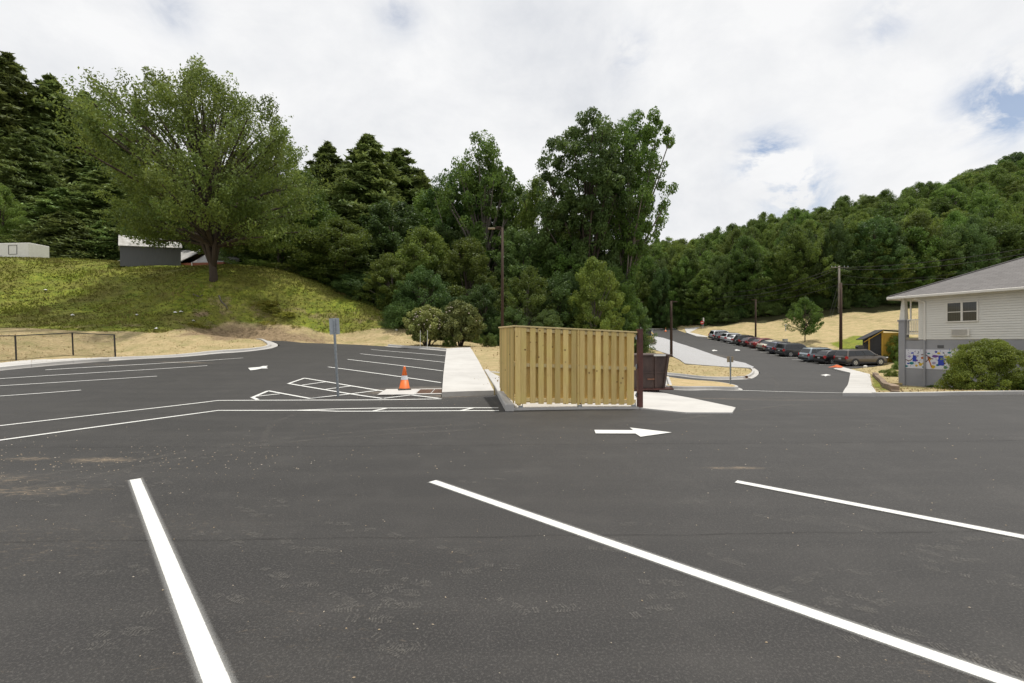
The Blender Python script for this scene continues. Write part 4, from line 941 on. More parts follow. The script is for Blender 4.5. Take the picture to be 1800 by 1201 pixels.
c = k.mix(k.ramp(k.noise(.33, 6, .7), [(.38, 0.), (.62, 1.)]), (.27, .23, .09), (.235, .28, .035)); c = k.mix(k.attr('tone').outputs['Fac'], (.13, .13, .03), c); k.set('Base Color', c)
o = np_mesh('bank_grass', V_, np.arange(len(V_)).reshape(-1, 3), k.m, tone=tone); tag(o, kind='stuff')
# straw and thin grass tufts on the mown areas near the camera
n0 = 30000; xx = rng.uniform(-45, 50, n0); yy = rng.uniform(14, 62, n0); s_ = sdist(xx, yy, asphalt_poly); m = (s_ > .9) & ~inpoly(xx, yy, toe) & ~((xx > 21) & (yy < 28.5) & (xx > 20+ (27-yy)*.4)); 
m &= ~((xx > -3.9) & (xx < 3) & (yy < 31) & (xx < -1.6+(yy-13)*.02))
xx = xx[m]; yy = yy[m]; zz = HH(xx, yy)+.09; n1 = len(xx); base = np.stack([xx, yy, zz], 1); a = rng.uniform(0, 6.28, n1); wv = .02+.03*rng.uniform(0, 1, n1); h = rng.uniform(.03, .11, n1)
dx = np.cos(a)*wv; dy = np.sin(a)*wv; tp = rng.normal(size=(n1, 2))*.05
V_ = np.stack([base-np.stack([dx, dy, 0*dx], 1), base+np.stack([dx, dy, 0*dx], 1), base+np.stack([tp[:,0], tp[:,1], h], 1)], 1).reshape(-1, 3)
o = np_mesh('straw_tufts', V_, np.arange(len(V_)).reshape(-1, 3), M_STRAW); tag(o, kind='stuff')
# ------------------------------------------------------------------ wooden dumpster enclosure
FE = empty('dumpster_enclosure', (F0.x, F0.y, 0), ang, 'new yellow pine shadowbox fence enclosure round the dumpster pad', 'fence')
def top_at(a, b=0): return 2.085-.045*a+.018*b
def bot_at(a, b=0): return .165-.036*a+.05*b
def grd(a, b): return H(*E(a, b))
rb = random.Random(4)
def board(a, b, w_, side, z0, z1, th=.019):
    m = MB(); j = rb.uniform(-.008, .008); tilt = rb.uniform(-.004, .004)
    q = [(-w_/2, 0), (w_/2, 0), (w_/2+tilt, z1-z0), (-w_/2+tilt, z1-z0)]
    if side == 'f': m.prism(q, lambda p: (p[0], -th/2, p[1]), lambda p: (p[0], th/2, p[1]))
    else: m.prism(q, lambda p: (-th/2, p[0], p[1]), lambda p: (th/2, p[0], p[1]))
    m.f = [f[::-1] for f in m.f] if side != 'f' else m.f
    o = m.obj('board', M_WOOD, FE, bevel=.003); o.location = (a, b, z0+j); return o
fx = [.07, .213]; x_ = .375+.07
for i in range(13):
    fx.append(x_); x_ += .2125
for i, a in enumerate(fx): board(a, -.055, .138, 'f', bot_at(a)+rb.uniform(-.008, .008), top_at(a)-.02)
for i in range(len(fx)-2):
    a = (fx[i+1]+fx[i+2])/2; board(a+.0, .050, .150, 'f', bot_at(a)+.02, top_at(a)-.02)
for z_ in (.955, .50, .05):   # rails
    m = MB(); z0 = bot_at(0)+(top_at(0)-bot_at(0))*z_; z1 = bot_at(3.15)+(top_at(3.15)-bot_at(3.15))*z_
    m.prism([(-.01, z0-.042), (3.17, z1-.042), (3.17, z1+.042), (-.01, z0+.042)], lambda p: (p[0], -.044, p[1]), lambda p: (p[0], .044, p[1])); m.obj('rail', M_WOODC, FE)
    m = MB(); z1 = bot_at(0, 2.8)+(top_at(0, 2.8)-bot_at(0, 2.8))*z_
    m.prism([(.05, z0-.042), (2.78, z1-.042), (2.78, z1+.042), (.05, z0+.042)], lambda p: (-.0, p[0], p[1]), lambda p: (.088, p[0], p[1])); m.obj('rail', M_WOODC, FE)
b_ = .02
while b_ < 2.72:
    board(-.02, b_+.07, .138, 's', bot_at(0, b_)+rb.uniform(-.01, .01), top_at(0, b_)-.02)
    if b_+.21 < 2.72: board(.10, b_+.177, .138, 's', bot_at(0, b_)+.02, top_at(0, b_)-.02)
    b_ += .2125
m = MB(); m.prism([(-.06, top_at(0)-.02), (3.2, top_at(3.2)-.02), (3.2, top_at(3.2)+.018), (-.06, top_at(0)+.018)], lambda p: (p[0], -.085, p[1]), lambda p: (p[0], .085, p[1])); m.obj('cap_board', M_WOODC, FE, bevel=.004)
m = MB(); m.prism([(.087, top_at(0)-.022), (2.8, top_at(0, 2.8)-.022), (2.8, top_at(0, 2.8)+.016), (.087, top_at(0)+.016)], lambda p: (-.06, p[0], p[1]), lambda p: (.11, p[0], p[1])); m.obj('cap_board', M_WOODC, FE, bevel=.004)
for a, b in ((.10, .0), (1.615, -.03), (3.08, 0), (.045, 1.4), (.045, 2.74)):
    m = MB(); g = grd(a, b)+.06; top = top_at(a, b)-.025; m.box((0, 0, (top-g-.05)/2+.05), (.089, .089, top-g-.05)); o = m.obj('post', M_WOOD, FE); o.location = (a, b, g)
    if a == 1.615: o.location = (a, -.062, g); o.scale = (.5, .6, 1)
    m = MB(); m.box((.045, 0, .08), (.006, .07, .22)); m.box((-.05, 0, .08), (.006, .07, .22)); m.box((0, 0, .03), (.10, .10, .04)); o = m.obj('post_bracket', M_GALV, FE); o.location = (a+(.05 if a > 0 else 0), b-.0, g-.02)
# red-brown steel gate post
q = E(3.29, -.03); g = H(*q)
root = empty('steel_gate_post', (q[0], q[1], g), ang, 'red brown square steel post at the right end of the wooden enclosure', 'post')
MB().box((0, 0, 1.02), (.125, .125, 2.06)).obj('post_tube', M_RUST, root, bevel=.006); MB().box((0, 0, 2.056), (.14, .14, .02)).obj('cap', M_RUST, root)
for z_ in (.35, 1.1, 1.85):
    m = MB(); m.tube([(-.085, .02, z_-.06), (-.085, .02, z_+.06)], .018, 8); m.box((-.09, .02, z_), (.06, .012, .05)); m.obj('hinge', M_GALV, root)
# ------------------------------------------------------------------ dumpster
q = (5.45, 18.6); root = empty('dumpster', (q[0], q[1], H(*q)+.03), R(7), 'weathered brown steel dumpster with a flared rim standing behind the enclosure', 'dumpster')
W2 = 1.55
m = MB(); sec = [(-1.55, .16), (.40, .16), (.58, 1.42), (-1.55, 1.42)]   # side profile, flares to the right
m.prism(sec, lambda p: (p[0], -.85, p[1]), lambda p: (p[0], .85, p[1])); m.f[1] and None; m.obj('body', M_DUMP, root, bevel=.01)
m = MB()
for x in (-1.2, -.6, .0): m.box((x+.03, -.885, .80), (.07, .07, 1.2))
m.prism([(.33,.17),(.41,.17),(.595,1.41),(.515,1.41)], lambda p: (p[0], -.915, p[1]), lambda p: (p[0], -.851, p[1])); m.box((-.62, -.87, .78), (2.1, .04, .05)); m.obj('rib', M_DUMP, root)
m = MB(); m.box((-.45, 0, 1.45), (2.3, 1.86, .07)); m.box((.63, 0, 1.45), (.32, .5, .06)); m.obj('rim', M_DUMP, root, bevel=.008)
m = MB(); m.box((-.5, 0, .13), (2.5, 1.9, .06)); m.box((.62, -.6, .13), (.34, .12, .09)); m.box((.62, .6, .13), (.34, .12, .09)); m.obj('skid', M_RUST, root)
MB().box((.18, -.945, 1.455), (.48, .02, .075)).obj('pale_sticker', M_WHITE, root); MB().box((-.14, -.875, .52), (.30, .03, .05)).obj('lifting_slot', pm('scuffed_rust', (.28, .14, .08), (.18, .08, .05), 12), root)
for x in (-1.1, .2):
    for y in (-.7, .7):
        o = MB().tube([(0, -.03, 0), (0, .03, 0)], .06, 12).obj('wheel', M_BLK, root); o.location = (x, y, .06)
# ------------------------------------------------------------------ traffic cone
M_ORANGE = pm('orange_cone_plastic', (.78, .16, .02), (.70, .13, .015), 5, .5)
M_REFL = pm('reflective_white', (.70, .72, .73), (.62, .64, .66), 20, .35)
M_CBASE = pm('dusty_black_rubber', (.06, .055, .05), (.11, .10, .085), 14, .9)
def cone(x, y, h, label, far=False):
    root = empty('traffic_cone', (x, y, H(x, y)+.01), .3, label, 'traffic cone', 'orange traffic cones'); s = h/.71
    r = lambda z: (.155-.125*(z-.05)/.66)*s
    MB().box((0, 0, .03*s), (.37*s, .37*s, .055*s)).obj('base', M_CBASE, root, bevel=.012*s, seg=2)
    zb = [.055, .30, .40, .71]
    m = MB(); m.tube([(0, 0, .055*s), (0, 0, .07*s), (0, 0, .315*s)], [.175*s, .152*s, r(.315)], 24); m.tube([(0, 0, .44*s), (0, 0, .69*s), (0, 0, .71*s)], [r(.44), r(.69), r(.69)*.6], 24); m.obj('body', M_ORANGE, root, smooth=True)
    m = MB(); m.tube([(0, 0, .315*s), (0, 0, .44*s)], [r(.315)+.002, r(.44)+.002], 24, cap=False); m.obj('reflective_band', M_REFL, root, smooth=True)
x, y = G(711, 686); cone(x, y, .80, 'orange traffic cone with white band beside the storm drain')
x, y = G(1170, 583.2); cone(x, y, .95, 'small orange cone far away at the end of the road')
# the storm drain
x, y = G(757, 689.5); x -= .42; root = empty('storm_drain', (x, y, H(x, y)), R(2), 'concrete storm drain with two brown iron grates by the sidewalk corner', 'drain')
M_IRON = pm('rusty_iron_grate', (.16, .085, .05), (.10, .055, .035), 14, .8, .3)
zo = .030
root.scale = (1.08, 1.9, 1)
root.rotation_euler = (math.atan((H(x, y+.4)-H(x, y-.4))/.8), -math.atan((H(x+.5, y)-H(x-.5, y))), R(2))
m = MB(); m.box((-.55, 0, zo), (1.05, .62, .016)); m.obj('concrete_collar', M_CONC, root); m = MB()
for (cx, cy, dx, dy) in ((.22, .275, .5, .07), (.22, -.275, .5, .07), (.64, .275, .34, .07), (.64, -.275, .34, .07), (.23+.23, 0, .035, .48), (-.0, 0, .03, .48)): m.box((cx, cy, zo+.001), (dx, dy, .02))
m.obj('frame', M_CONC, root); MB().box((.42, 0, .018), (.84, .50, .012)).obj('pit_shade_plate', M_BLK, root)  # flat black plate stands in for the shade down the drain
for s in (0, 1):
    m = MB(); c0 = .225+s*.44-.005; wdt = .41
    for i in range(9): m.box((c0-wdt/2+wdt*(i+.5)/9, 0, .034), (.026, .47, .014))
    m.box((c0, .22, .034), (wdt, .03, .018)); m.box((c0, -.22, .034), (wdt, .03, .018)); m.box((c0, 0, .034), (wdt, .03, .018)); m.obj('grate', M_IRON, root)
# ------------------------------------------------------------------ signs
def sign_post(base, top, w_, h_, lean, label, rz=0, Y=None, matp=M_SIGNB, name='sign_post'):
    x, y = G(*base) if Y is None else ((base[0]-900)/800*Y, Y); g = H(x, y); ht = CAMZ+(600-top)/800*y-g
    root = empty(name, (x, y, g), rz, label, 'sign'); root.rotation_euler = (0, lean, rz)
    m = MB()
    for s in (-1, 1): m.box((s*.032, 0, ht/2), (.006, .03, ht)); m.box((s*.017, .012, ht/2), (.03, .005, ht))
    m.box((0, .020, ht/2), (.03, .005, ht)); m.obj('post', M_GALV, root)
    m = MB(); m.box((0, .032, ht-h_/2+.02), (w_, .004, h_)); m.obj('sign_plate', matp, root, bevel=.001)
    m = MB()
    for z_ in (ht-.08, ht-h_+.10): m.tube([(0, .036, z_), (0, -.004, z_)], .009, 6)
    m.obj('bolt', M_GALV, root); return root
sign_post((594.5, 697), 560, .30, .50, -.055, 'grey metal sign seen from behind on a leaning steel post among the painted hatching', rz=.12)
sign_post((1284, 681), 627, .33, .29, 0, 'tan backed square sign on a thin post on the small straw island', matp=M_TAN)
def ring_sign():
    Y = 101; x = (1234.3-900)/800*Y; g = H(x, Y)+.1; top = CAMZ+(600-563.5)/800*Y
    root = empty('do_not_enter_sign', (x, Y, g), 0, 'round red sign with a white bar at the far end of the road', 'sign')
    MB().box((0, .03, (top-g)/2), (.07, .05, top-g)).obj('post', M_GALV, root); r = .40; zc = top-g-r
    m = MB(); m.tube([(0, 0, zc), (0, -.02, zc)], r, 24); m.obj('red_disc', M_RED, root); MB().box((0, -.028, zc), (r*1.4, .012, r*.28)).obj('white_bar', M_WHITE, root)
    x2 = (1238.6-900)/800*Y; g = H(x2, Y)+.05; root = empty('street_sign', (x2, Y+.6, g), 0, 'small narrow white sign beside the round red sign', 'sign')
    MB().box((0, .02, 1.1), (.07, .05, 2.2)).obj('post', M_GALV, root); MB().box((0, -.02, 1.9), (.30, .02, .85)).obj('sign_plate', M_WHITE, root)
ring_sign()
Y = 78; x = (1127.5-900)/800*Y; g = H(x, Y); root = empty('small_sign', (x, Y, g), 0, 'small white square sign on a post above the right end of the enclosure', 'sign'); hh = CAMZ+(600-574.5)/800*Y-g
MB().box((0, .02, hh/2), (.05, .04, hh)).obj('post', M_RUST, root); MB().box((0, -.01, hh-.2), (.44, .02, .40)).obj('sign_plate', M_WHITE, root); MB().box((0, -.024, hh-.2), (.10, .01, .16)).obj('dark_mark', M_BLK, root)
Y = 86; x = (1144.5-900)/800*Y; g = H(x, Y); hh = CAMZ+(600-576.5)/800*Y-g
root = empty('portable_light_trailer', (x, Y, g), 0, 'grey boxy panel on a stand behind the small loader', 'equipment')
MB().box((0, 0, hh-.18), (1.0, .3, .22)).obj('panel', pm('grey_panel', (.30, .30, .28), rough=.6), root); MB().box((-.05, 0, hh-.85), (.65, .5, .8)).obj('cabinet', pm('pale_grey_panel', (.42, .43, .42), rough=.6), root); MB().box((0, 0, (hh-1.2)/2), (.12, .12, hh-1.2)).obj('stand', M_GALV, root)
# small yellow loader
Y = 76; x = (1139-900)/800*Y; g = H(x, Y)+.1; root = empty('skid_steer_loader', (x, Y, g), R(-4), 'small yellow loader with its bucket down on the pale gravel', 'loader')
M_YEL = pm('faded_yellow_paint', (.62, .42, .10), (.55, .36, .09), 6, .5)
m = MB(); m.box((0, .3, .85), (1.2, 1.7, .8)); m.obj('body', M_YEL, root, bevel=.06); m = MB(); m.box((0, .2, 1.65), (.95, 1.1, 1.0)); m.obj('cab', M_BLK, root, bevel=.05); MB().box((0, .2, 2.18), (1.1, 1.3, .06)).obj('cab_roof', M_BLK, root)
for s in (-1, 1):
    m = MB(); m.tube([(s*.78, 1.0, 1.9), (s*.80, -.2, 1.5), (s*.62, -.95, .5), (s*.55, -1.1, .3)], [.09, .10, .09, .08], 6); m.obj('lift_arm', M_YEL, root)
    for yy_ in (-.35, .75): MB().tube([(s*.68, yy_, .38), (s*.92, yy_, .38)], .38, 16).obj('wheel', M_BLK, root)
m = MB(); m.prism([(-1.0, .05), (-1.55, .02), (-1.6, .10), (-1.15, .18), (-1.05, .72), (-.95, .72)], lambda p: (-1.0, p[0], p[1]), lambda p: (1.0, p[0], p[1])); m.obj('bucket', pm('worn_steel_bucket', (.12, .09, .075), (.2, .16, .13), 8, .6), root); MB().box((0, -.9, .62), (1.2, .08, .14)).obj('crossbar', M_YEL, root)
# brown curb inlet on the gravel island
x, y = G(1308.5, 665.5); root = empty('curb_inlet', (x, y+.15, H(x, y)), R(14), 'dark brown iron inlet in the curb of the gravel island', 'drain'); MB().box((0, .1, .10), (.85, .10, .17)).obj('hood', M_IRON, root); MB().box((0, -.05, .03), (.85, .34, .02)).obj('grate', M_IRON, root)
# crumpled orange cloth at the end of the right sidewalk
x, y = G(1471, 648.5); m = MB(); rr = random.Random(3); n = 9; ring = []
for j in range(5):
    for i in range(n*2):
        a_ = math.pi*i/n; r_ = (1-j/4.4)*(1+.25*math.sin(3*a_+j)); m.v.append((.62*r_*math.cos(a_), .34*r_*math.sin(a_), .02+.06*j+.03*rr.random()))
for j in range(4):
    for i in range(n*2): a_ = j*n*2+i; b = j*n*2+(i+1) % (n*2); m.f.append([a_, b, b+n*2, a_+n*2])
m.f.append([4*n*2+i for i in range(n*2)]); o = m.obj('orange_tarp', pm('orange_fabric', (.62, .13, .03), (.48, .09, .02), 9, .8), smooth=True); o.location = (x, y, H(x, y)+.14); tag(o, 'crumpled orange fabric lying on the near end of the right sidewalk', 'tarp')
# ------------------------------------------------------------------ poles and wires
def lamp(px, top, base, Y, label, r=.13, head=None, mat=M_POLE, arm=1.2):
    x = (px-900)/800*Y; g = H(x, Y); t = CAMZ+(600-top)/800*Y; root = empty('lamp_post', (x, Y, g), 0, label, 'lamp post', 'dark timber lamp posts')
    MB().tube([(0, 0, -.5), (0, 0, (t-g)/2), (0, 0, t-g)], [r*1.1, r*.95, r*.8], 10).obj('pole', mat, root, smooth=True)
    if head:
        s = head; MB().tube([(0, 0, t-g-.15), (s*arm, -.05, t-g-.05)], [.045, .04], 6).obj('arm', mat, root); m = MB(); m.box((s*(arm+.25), -.05, t-g-.08), (.55, .26, .10)); m.obj('lamp_head', M_TAN if arm > .5 else M_POLE, root, bevel=.02)
        MB().box((s*(arm*.5), -.05, t-g+.04), (arm*.7, .10, .09)).obj('bracket', mat, root)
    return root
lamp(883, 400, 616, 36, 'tall dark brown lamp post behind the left corner of the enclosure', r=.115, head=-1, arm=.6)
lamp(1180, 529, 625, 58, 'dark lamp post standing at the edge of the pale gravel', r=.17, head=1, arm=.2)
lamp(1328.3, 526, 590, 74, 'thin dark lamp post behind the row of cars near the small tree', r=.14, head=-1, arm=.2)
lamp(1124.5, 530, 580, 90, 'faint dark lamp post in front of the wood behind the loader', r=.13, head=1, arm=.2)
lamp(1478, 497, 609, 56.5, 'dark pole directly in front of the grey utility pole, behind the cars', r=.17)
Y = 90; x = (1475-900)/800*Y; g = H(x, Y)-.1; t = CAMZ+(600-467)/800*Y
root = empty('utility_pole', (x, Y, g), 0, 'tall grey utility pole with crossarm on the crest of the straw slope', 'utility pole')
MB().tube([(0, 0, -.5), (0, 0, t-g)], [.24, .17], 10).obj('pole', M_POLEG, root, smooth=True); MB().box((0, -.2, t-g-.35), (3.4, .12, .14)).obj('crossarm', M_POLEG, root)
for dx in (-1.6, -.9, .9, 1.6): MB().tube([(dx, -.2, t-g-.28), (dx, -.2, t-g-.02)], [.07, .04], 8).obj('insulator', M_GALV, root)
MB().box((0, -.15, t-g-8.2), (.9, .1, .1)).obj('bracket', M_POLEG, root)
def wire(pts, r, label, sag=0, name='power_line', grp='overhead power lines'):
    q = [Vector(P(*p)) for p in pts]; L_ = []
    for a, b in zip(q[:-1], q[1:]):
        for i in range(14):
            t_ = i/14; p = a.lerp(b, t_); p.z -= sag*4*t_*(1-t_); L_.append(p)
    L_.append(q[-1]); m = MB(); m.tube(L_, r, 5); o = m.obj(name, M_WIRE); tag(o, label, 'cable', grp)
wire([(1470,470,90),(1800,437,62),(1960,418,52)], .042, 'uppermost overhead cable running from the utility pole to the right edge', .6)
wire([(1481,472,90),(1800,446,62),(1960,430,52)], .042, 'second overhead cable just below the uppermost one on the right', .9)
wire([(1475,482,90),(1700,477,68),(1960,462,52)], .022, 'thin middle overhead cable vanishing behind the house roof', 1.0)
wire([(1477,499,90),(1640,489,72),(1960,470,52)], .036, 'lowest overhead cable right of the utility pole ending behind the roof', .5)
wire([(1470,470,90),(1290,513,100),(1095,522,130)], .048, 'upper cable sagging left from the utility pole to the wood', .9)
wire([(1468,474,90),(1280,521,100),(1095,530,130)], .044, 'second cable sagging left from the utility pole to the wood', 1.3)
wire([(1474,487,90),(1290,524,100),(1095,537,130)], .030, 'thin third cable sagging left from the utility pole', 1.0)
wire([(1474,500,90),(1330,531,98),(1180,543,110),(1095,546,130)], .040, 'lowest cable sagging left from the utility pole past the lamp posts', .5)
for a, b, lb in (((1473,500,90),(1455,566,88),'left guy wire of the grey utility pole'),((1474,515,90),(1459,566,87.5),'right guy wire of the grey utility pole')): wire([a, b], .03, lb, 0, 'guy_wire', 'guy wires of the utility pole')
# little things on the straw slope
for px, Y, h_, lb in ((1381, 84, 1.2, 'small white marker post left of the lone tree on the crest'), (1380, 72, .7, 'small grey utility box on the straw slope beside the lone tree')):
    x = (px-900)/800*Y; g = H(x, Y); root = empty('utility_box' if h_ < 1 else 'marker_post', (x, Y, g), 0, lb, 'box' if h_ < 1 else 'post')
    if h_ < 1: MB().box((0, 0, .35), (.6, .5, .7)).obj('housing', M_SIGNB, root, bevel=.03); MB().box((0, 0, .72), (.66, .56, .05)).obj('lid', M_GALV, root)
    else: MB().tube([(0, 0, 0), (0, 0, 1.0)], .09, 8).obj('post', M_WHITE, root); MB().tube([(0, 0, 1.0), (0, 0, 1.3)], .17, 8).obj('head', M_WHITE, root)
# ------------------------------------------------------------------ chain-link fence
fp = [(29, 589, 636.5, -.035), (129, 584, 627, -.04), (203, 587.5, 629.3, -.05)]
Fp = []
for (px, t_, b, l_) in fp:
    x, y = G(px, b); Fp.append(Vector((x, y, H(x, y))))
hF = [CAMZ+(600-t_)/800*Fp[i].y-Fp[i].z for i, (_, t_, _, _) in enumerate(fp)]
x0 = Fp[0]+(Fp[0]-Fp[1]); x0.z = H(x0.x, x0.y); x1_ = x0+(Fp[0]-Fp[1]); x1_.z = H(x1_.x, x1_.y); Fp = [x1_, x0]+Fp; hF = [hF[0], hF[0]]+hF
root = empty('chain_link_fence', tuple(Fp[-1]), 0, 'low black chain link fence beside the left sidewalk', 'fence'); o0 = Fp[-1]
for i, p in enumerate(Fp):
    q = p-o0; l_ = -.05*hF[i]
    MB().tube([(q.x, q.y, q.z-.1), (q.x+l_, q.y, q.z+hF[i])], .040 if i < 4 else .045, 8).obj('post', M_BLK, root)
tops = [p-o0+Vector((-.05*h, 0, h-.03)) for p, h in zip(Fp, hF)]
for a, b in zip(tops[:-1], tops[1:]): MB().tube([a, b], .030, 6).obj('top_rail', M_BLK, root)
m = MB()
for i in range(len(Fp)-1):
    A_, B_ = Fp[i]-o0, Fp[i+1]-o0; TA, TB = tops[i], tops[i+1]; L_ = (B_-A_).length; nn = int(L_/.055); hh = .5*(hF[i]+hF[i+1]); dn_ = max(1, int(hh/.055))
    def pt(u, v): b0 = A_.lerp(B_, u); t0 = TA.lerp(TB, u); return b0.lerp(t0, v)
    for s in (-1, 1):
        for k_ in range(-dn_, nn+dn_):
            # straight strand crossing the panel diagonally
            u0, v0 = k_/nn, 0.0; u1, v1 = (k_+s*dn_)/nn, 1.0
            if u0 < 0 and u1 < 0 or u0 > 1 and u1 > 1: continue
            def clip(u0, v0, u1, v1):
                for lim in (0., 1.):
                    if (u0-lim)*(u1-lim) < 0:
                        t_ = (lim-u0)/(u1-u0); vm = v0+(v1-v0)*t_
                        if (u0 < 0) or (u0 > 1): 
                            if (u0 < 0 and lim == 0) or (u0 > 1 and lim == 1): u0, v0 = lim, vm
                        if (u1 < 0 and lim == 0) or (u1 > 1 and lim == 1): u1, v1 = lim, vm
                return u0, v0, u1, v1
            u0, v0, u1, v1 = clip(u0, v0, u1, v1)
            if abs(v1-v0) < .02: continue
            m.tube([pt(u0, v0), pt(u1, v1)], 0.0024, 3, cap=False)
o = m.obj('wire_mesh', M_BLK, root); tag(o, kind='stuff')
# ------------------------------------------------------------------ things on the bank
def box_between(a, b, depth, z0, z1): pass
Ya, Yb = 50.0, 53.5
pa = Vector(P(211, 462, Ya)); pb = Vector(P(318, 472, Yb)); dr = Vector((pb.x-pa.x, pb.y-pa.y, 0)); Ls = dr.length; az = math.atan2(dr.y, dr.x); gz = min(pa.z, pb.z)-.25
root = empty('garden_shed', (pa.x, pa.y, gz), az, 'grey wooden shed with a low pale metal roof on top of the bank', 'shed')
zt = P(0, 432, Ya)[2]-gz; zt2 = P(0, 436, Yb)[2]-gz; zr = P(0, 416, Ya+1.4)[2]-gz; zr2 = P(0, 425.5, Yb+1.4)[2]-gz; dp = 3.2
M_SHED = pm('dark_grey_board', (.17, .175, .19), (.14, .145, .16), 3, .8, .2, stretch=(6, 6, .4))
m = MB(); m.v = [(0,0,0),(Ls,0,0),(Ls,dp,0),(0,dp,0),(0,0,zt),(Ls,0,zt2),(Ls,dp,zt2),(0,dp,zt)]; m.f = [[0,3,2,1],[4,5,6,7],[0,1,5,4],[1,2,6,5],[2,3,7,6],[3,0,4,7]]; m.obj('wall', M_SHED, root)
m = MB()
for i in range(34): u = Ls*(i+.5)/34; m.box((u, -.012, (zt+(zt2-zt)*i/34)/2), (.018, .012, zt+(zt2-zt)*i/34-.05))
tag(m.obj('batten', M_SHED, root), kind='stuff')
M_SROOF = pm('stained_metal_roof', (.30, .285, .255), (.52, .51, .49), 2.3, .6, stretch=(1, 1, 1))
m = MB(); m.v = [(-.15,-.18,zt-.03),(Ls+.12,-.18,zt2-.03),(Ls+.12,1.5,zr2),(-.15,1.5,zr),(-.15,-.18,zt+.03),(Ls+.12,-.18,zt2+.03),(Ls+.12,1.5,zr2+.06),(-.15,1.5,zr+.06)]; m.f = [[0,3,2,1],[4,5,6,7],[0,1,5,4],[1,2,6,5],[2,3,7,6],[3,0,4,7]]; m.obj('roof', M_SROOF, root)
m = MB(); m.v = [(-.15,1.5,zr),(Ls+.12,1.5,zr2),(Ls+.12,dp+.2,zt2),(-.15,dp+.2,zt),(-.15,1.5,zr+.06),(Ls+.12,1.5,zr2+.06),(Ls+.12,dp+.2,zt2+.06),(-.15,dp+.2,zt+.06)]; m.f = [[0,3,2,1],[4,5,6,7],[0,1,5,4],[1,2,6,5],[2,3,7,6],[3,0,4,7]]; m.obj('roof', M_SROOF, root)
m = MB(); m.tube([(-.15, 1.5, zr+.08), (Ls+.12, 1.5, zr2+.08)], .06, 6); m.obj('ridge_cap', M_WHITE, root)
M_BRICKF = pm('red_brick', (.26, .085, .05), (.19, .065, .04), 9, .9, .2); M_HROOF = pm('grey_shingles_far', (.30, .29, .28), (.42, .41, .40), 2, .8)
Y = 64; hp = Vector(P(190, 470, Y)); xr = P(418, 470, Y)[0]; gz = H(-40, 62)-.3
root = empty('brick_house', (hp.x, Y, gz), R(-8), 'low red brick house with a pale roof half hidden behind the shed and the maple', 'house')
Wd = xr-hp.x; wz = P(0, 464, Y)[2]-gz; rz_ = P(0, 443, Y+4)[2]-gz
m = MB(); m.box((Wd/2, 4.2, wz/2), (Wd-1.6, 7.0, wz)); m.obj('wall', M_BRICKF, root)
def roof_quad(vs, name='roof', mat=M_HROOF, par=None, th=.12):
    m = MB(); b = [Vector(v) for v in vs]; m.v = [tuple(v) for v in b]+[tuple(v+Vector((0, 0, th))) for v in b]; n = len(b); m.f = [list(range(n))[::-1], [n+i for i in range(n)]]+[[i, (i+1) % n, n+(i+1) % n, n+i] for i in range(n)]; return m.obj(name, mat, par)
roof_quad([(0,0,wz),(Wd*.62,0,wz),(Wd*.62,4.2,rz_),(2.8,4.2,rz_)], par=root); roof_quad([(0,8.4,wz),(0,0,wz),(2.8,4.2,rz_)], par=root)
roof_quad([(Wd*.62,1.2,wz-.35),(Wd,1.2,wz-.55),(Wd-.3,5,rz_-.7),(Wd*.62,5,rz_-.3)], par=root); roof_quad([(2.8,4.2,rz_),(Wd,4.6,rz_-.6),(Wd,8.4,wz-.4),(0,8.4,wz)], par=root)
MB().box((Wd*.31, -.05, wz+.02), (Wd*.62, .08, .22)).obj('fascia', M_WHITE, root); MB().box((Wd*.81, 1.1, wz-.42), (Wd*.38, .08, .20)).obj('fascia', M_WHITE, root)
MB().box((Wd*.555, .62, wz/2), (.7, .1, wz*.98)).obj('door', M_WHITE, root); m = MB().tube([(Wd*.70, .45, wz), (Wd*.70, .55, .2)], .07, 6); m.obj('downspout', M_WHITE, root)
MB().box((Wd*.28, .68, wz*.6), (1.4, .06, 1.0)).obj('window', pm('dark_window', (.03, .035, .04), rough=.15), root)
# white box trailer
Y = 56; xa = P(-70, 0, Y)[0]; xb = P(61, 0, Y)[0]; zb = P(0, 458, Y)[2]; zt = P(0, 434, Y)[2]; gz = min(H((xa+xb)/2, Y), zb)-.2
root = empty('box_trailer', (xa, Y, gz), R(4.5)*-1, 'white box trailer with a green emblem parked at the top left of the bank', 'trailer'); Lt = (xb-xa)/math.cos(R(4.5)); hb = zt-gz+.25
MB().box((Lt/2, 1.2, (hb+.25)/2+.15), (Lt, 2.3, hb-.25)).obj('body', M_WHITE, root, bevel=.04)
m = MB(); x_ = Lt-2.15; zc = hb-.68; dm_ = .55
for (cx, cz, dx, dz) in ((x_, zc+dm_, 1.15, .05), (x_, zc-dm_, 1.15, .05), (x_-.55, zc, .05, 1.1), (x_+.55, zc, .05, 1.1)): m.box((cx, .035, cz), (dx, .03, dz))
m.obj('hatch_frame', M_BLK, root)
M_GREEN = pm('green_print', (.03, .20, .06), (.04, .26, .08), 5, .5)
m = MB(); lx = Lt-5.0
for i in range(10):
    a0 = R(50+i*28); a1 = R(50+(i+1)*28)
    m.prism([(lx+.45*math.cos(a0), zc+.45*math.sin(a0)), (lx+.45*math.cos(a1), zc+.45*math.sin(a1)), (lx+.24*math.cos(a1), zc+.24*math.sin(a1)), (lx+.24*math.cos(a0), zc+.24*math.sin(a0))], lambda p: (p[0], .045, p[1]), lambda p: (p[0], .03, p[1]))
m.prism([(lx-.1, zc), (lx+.2, zc+.25), (lx+.5, zc+.1), (lx+.2, zc-.1)], lambda p: (p[0], .045, p[1]), lambda p: (p[0], .03, p[1])); m.obj('emblem', M_GREEN, root)
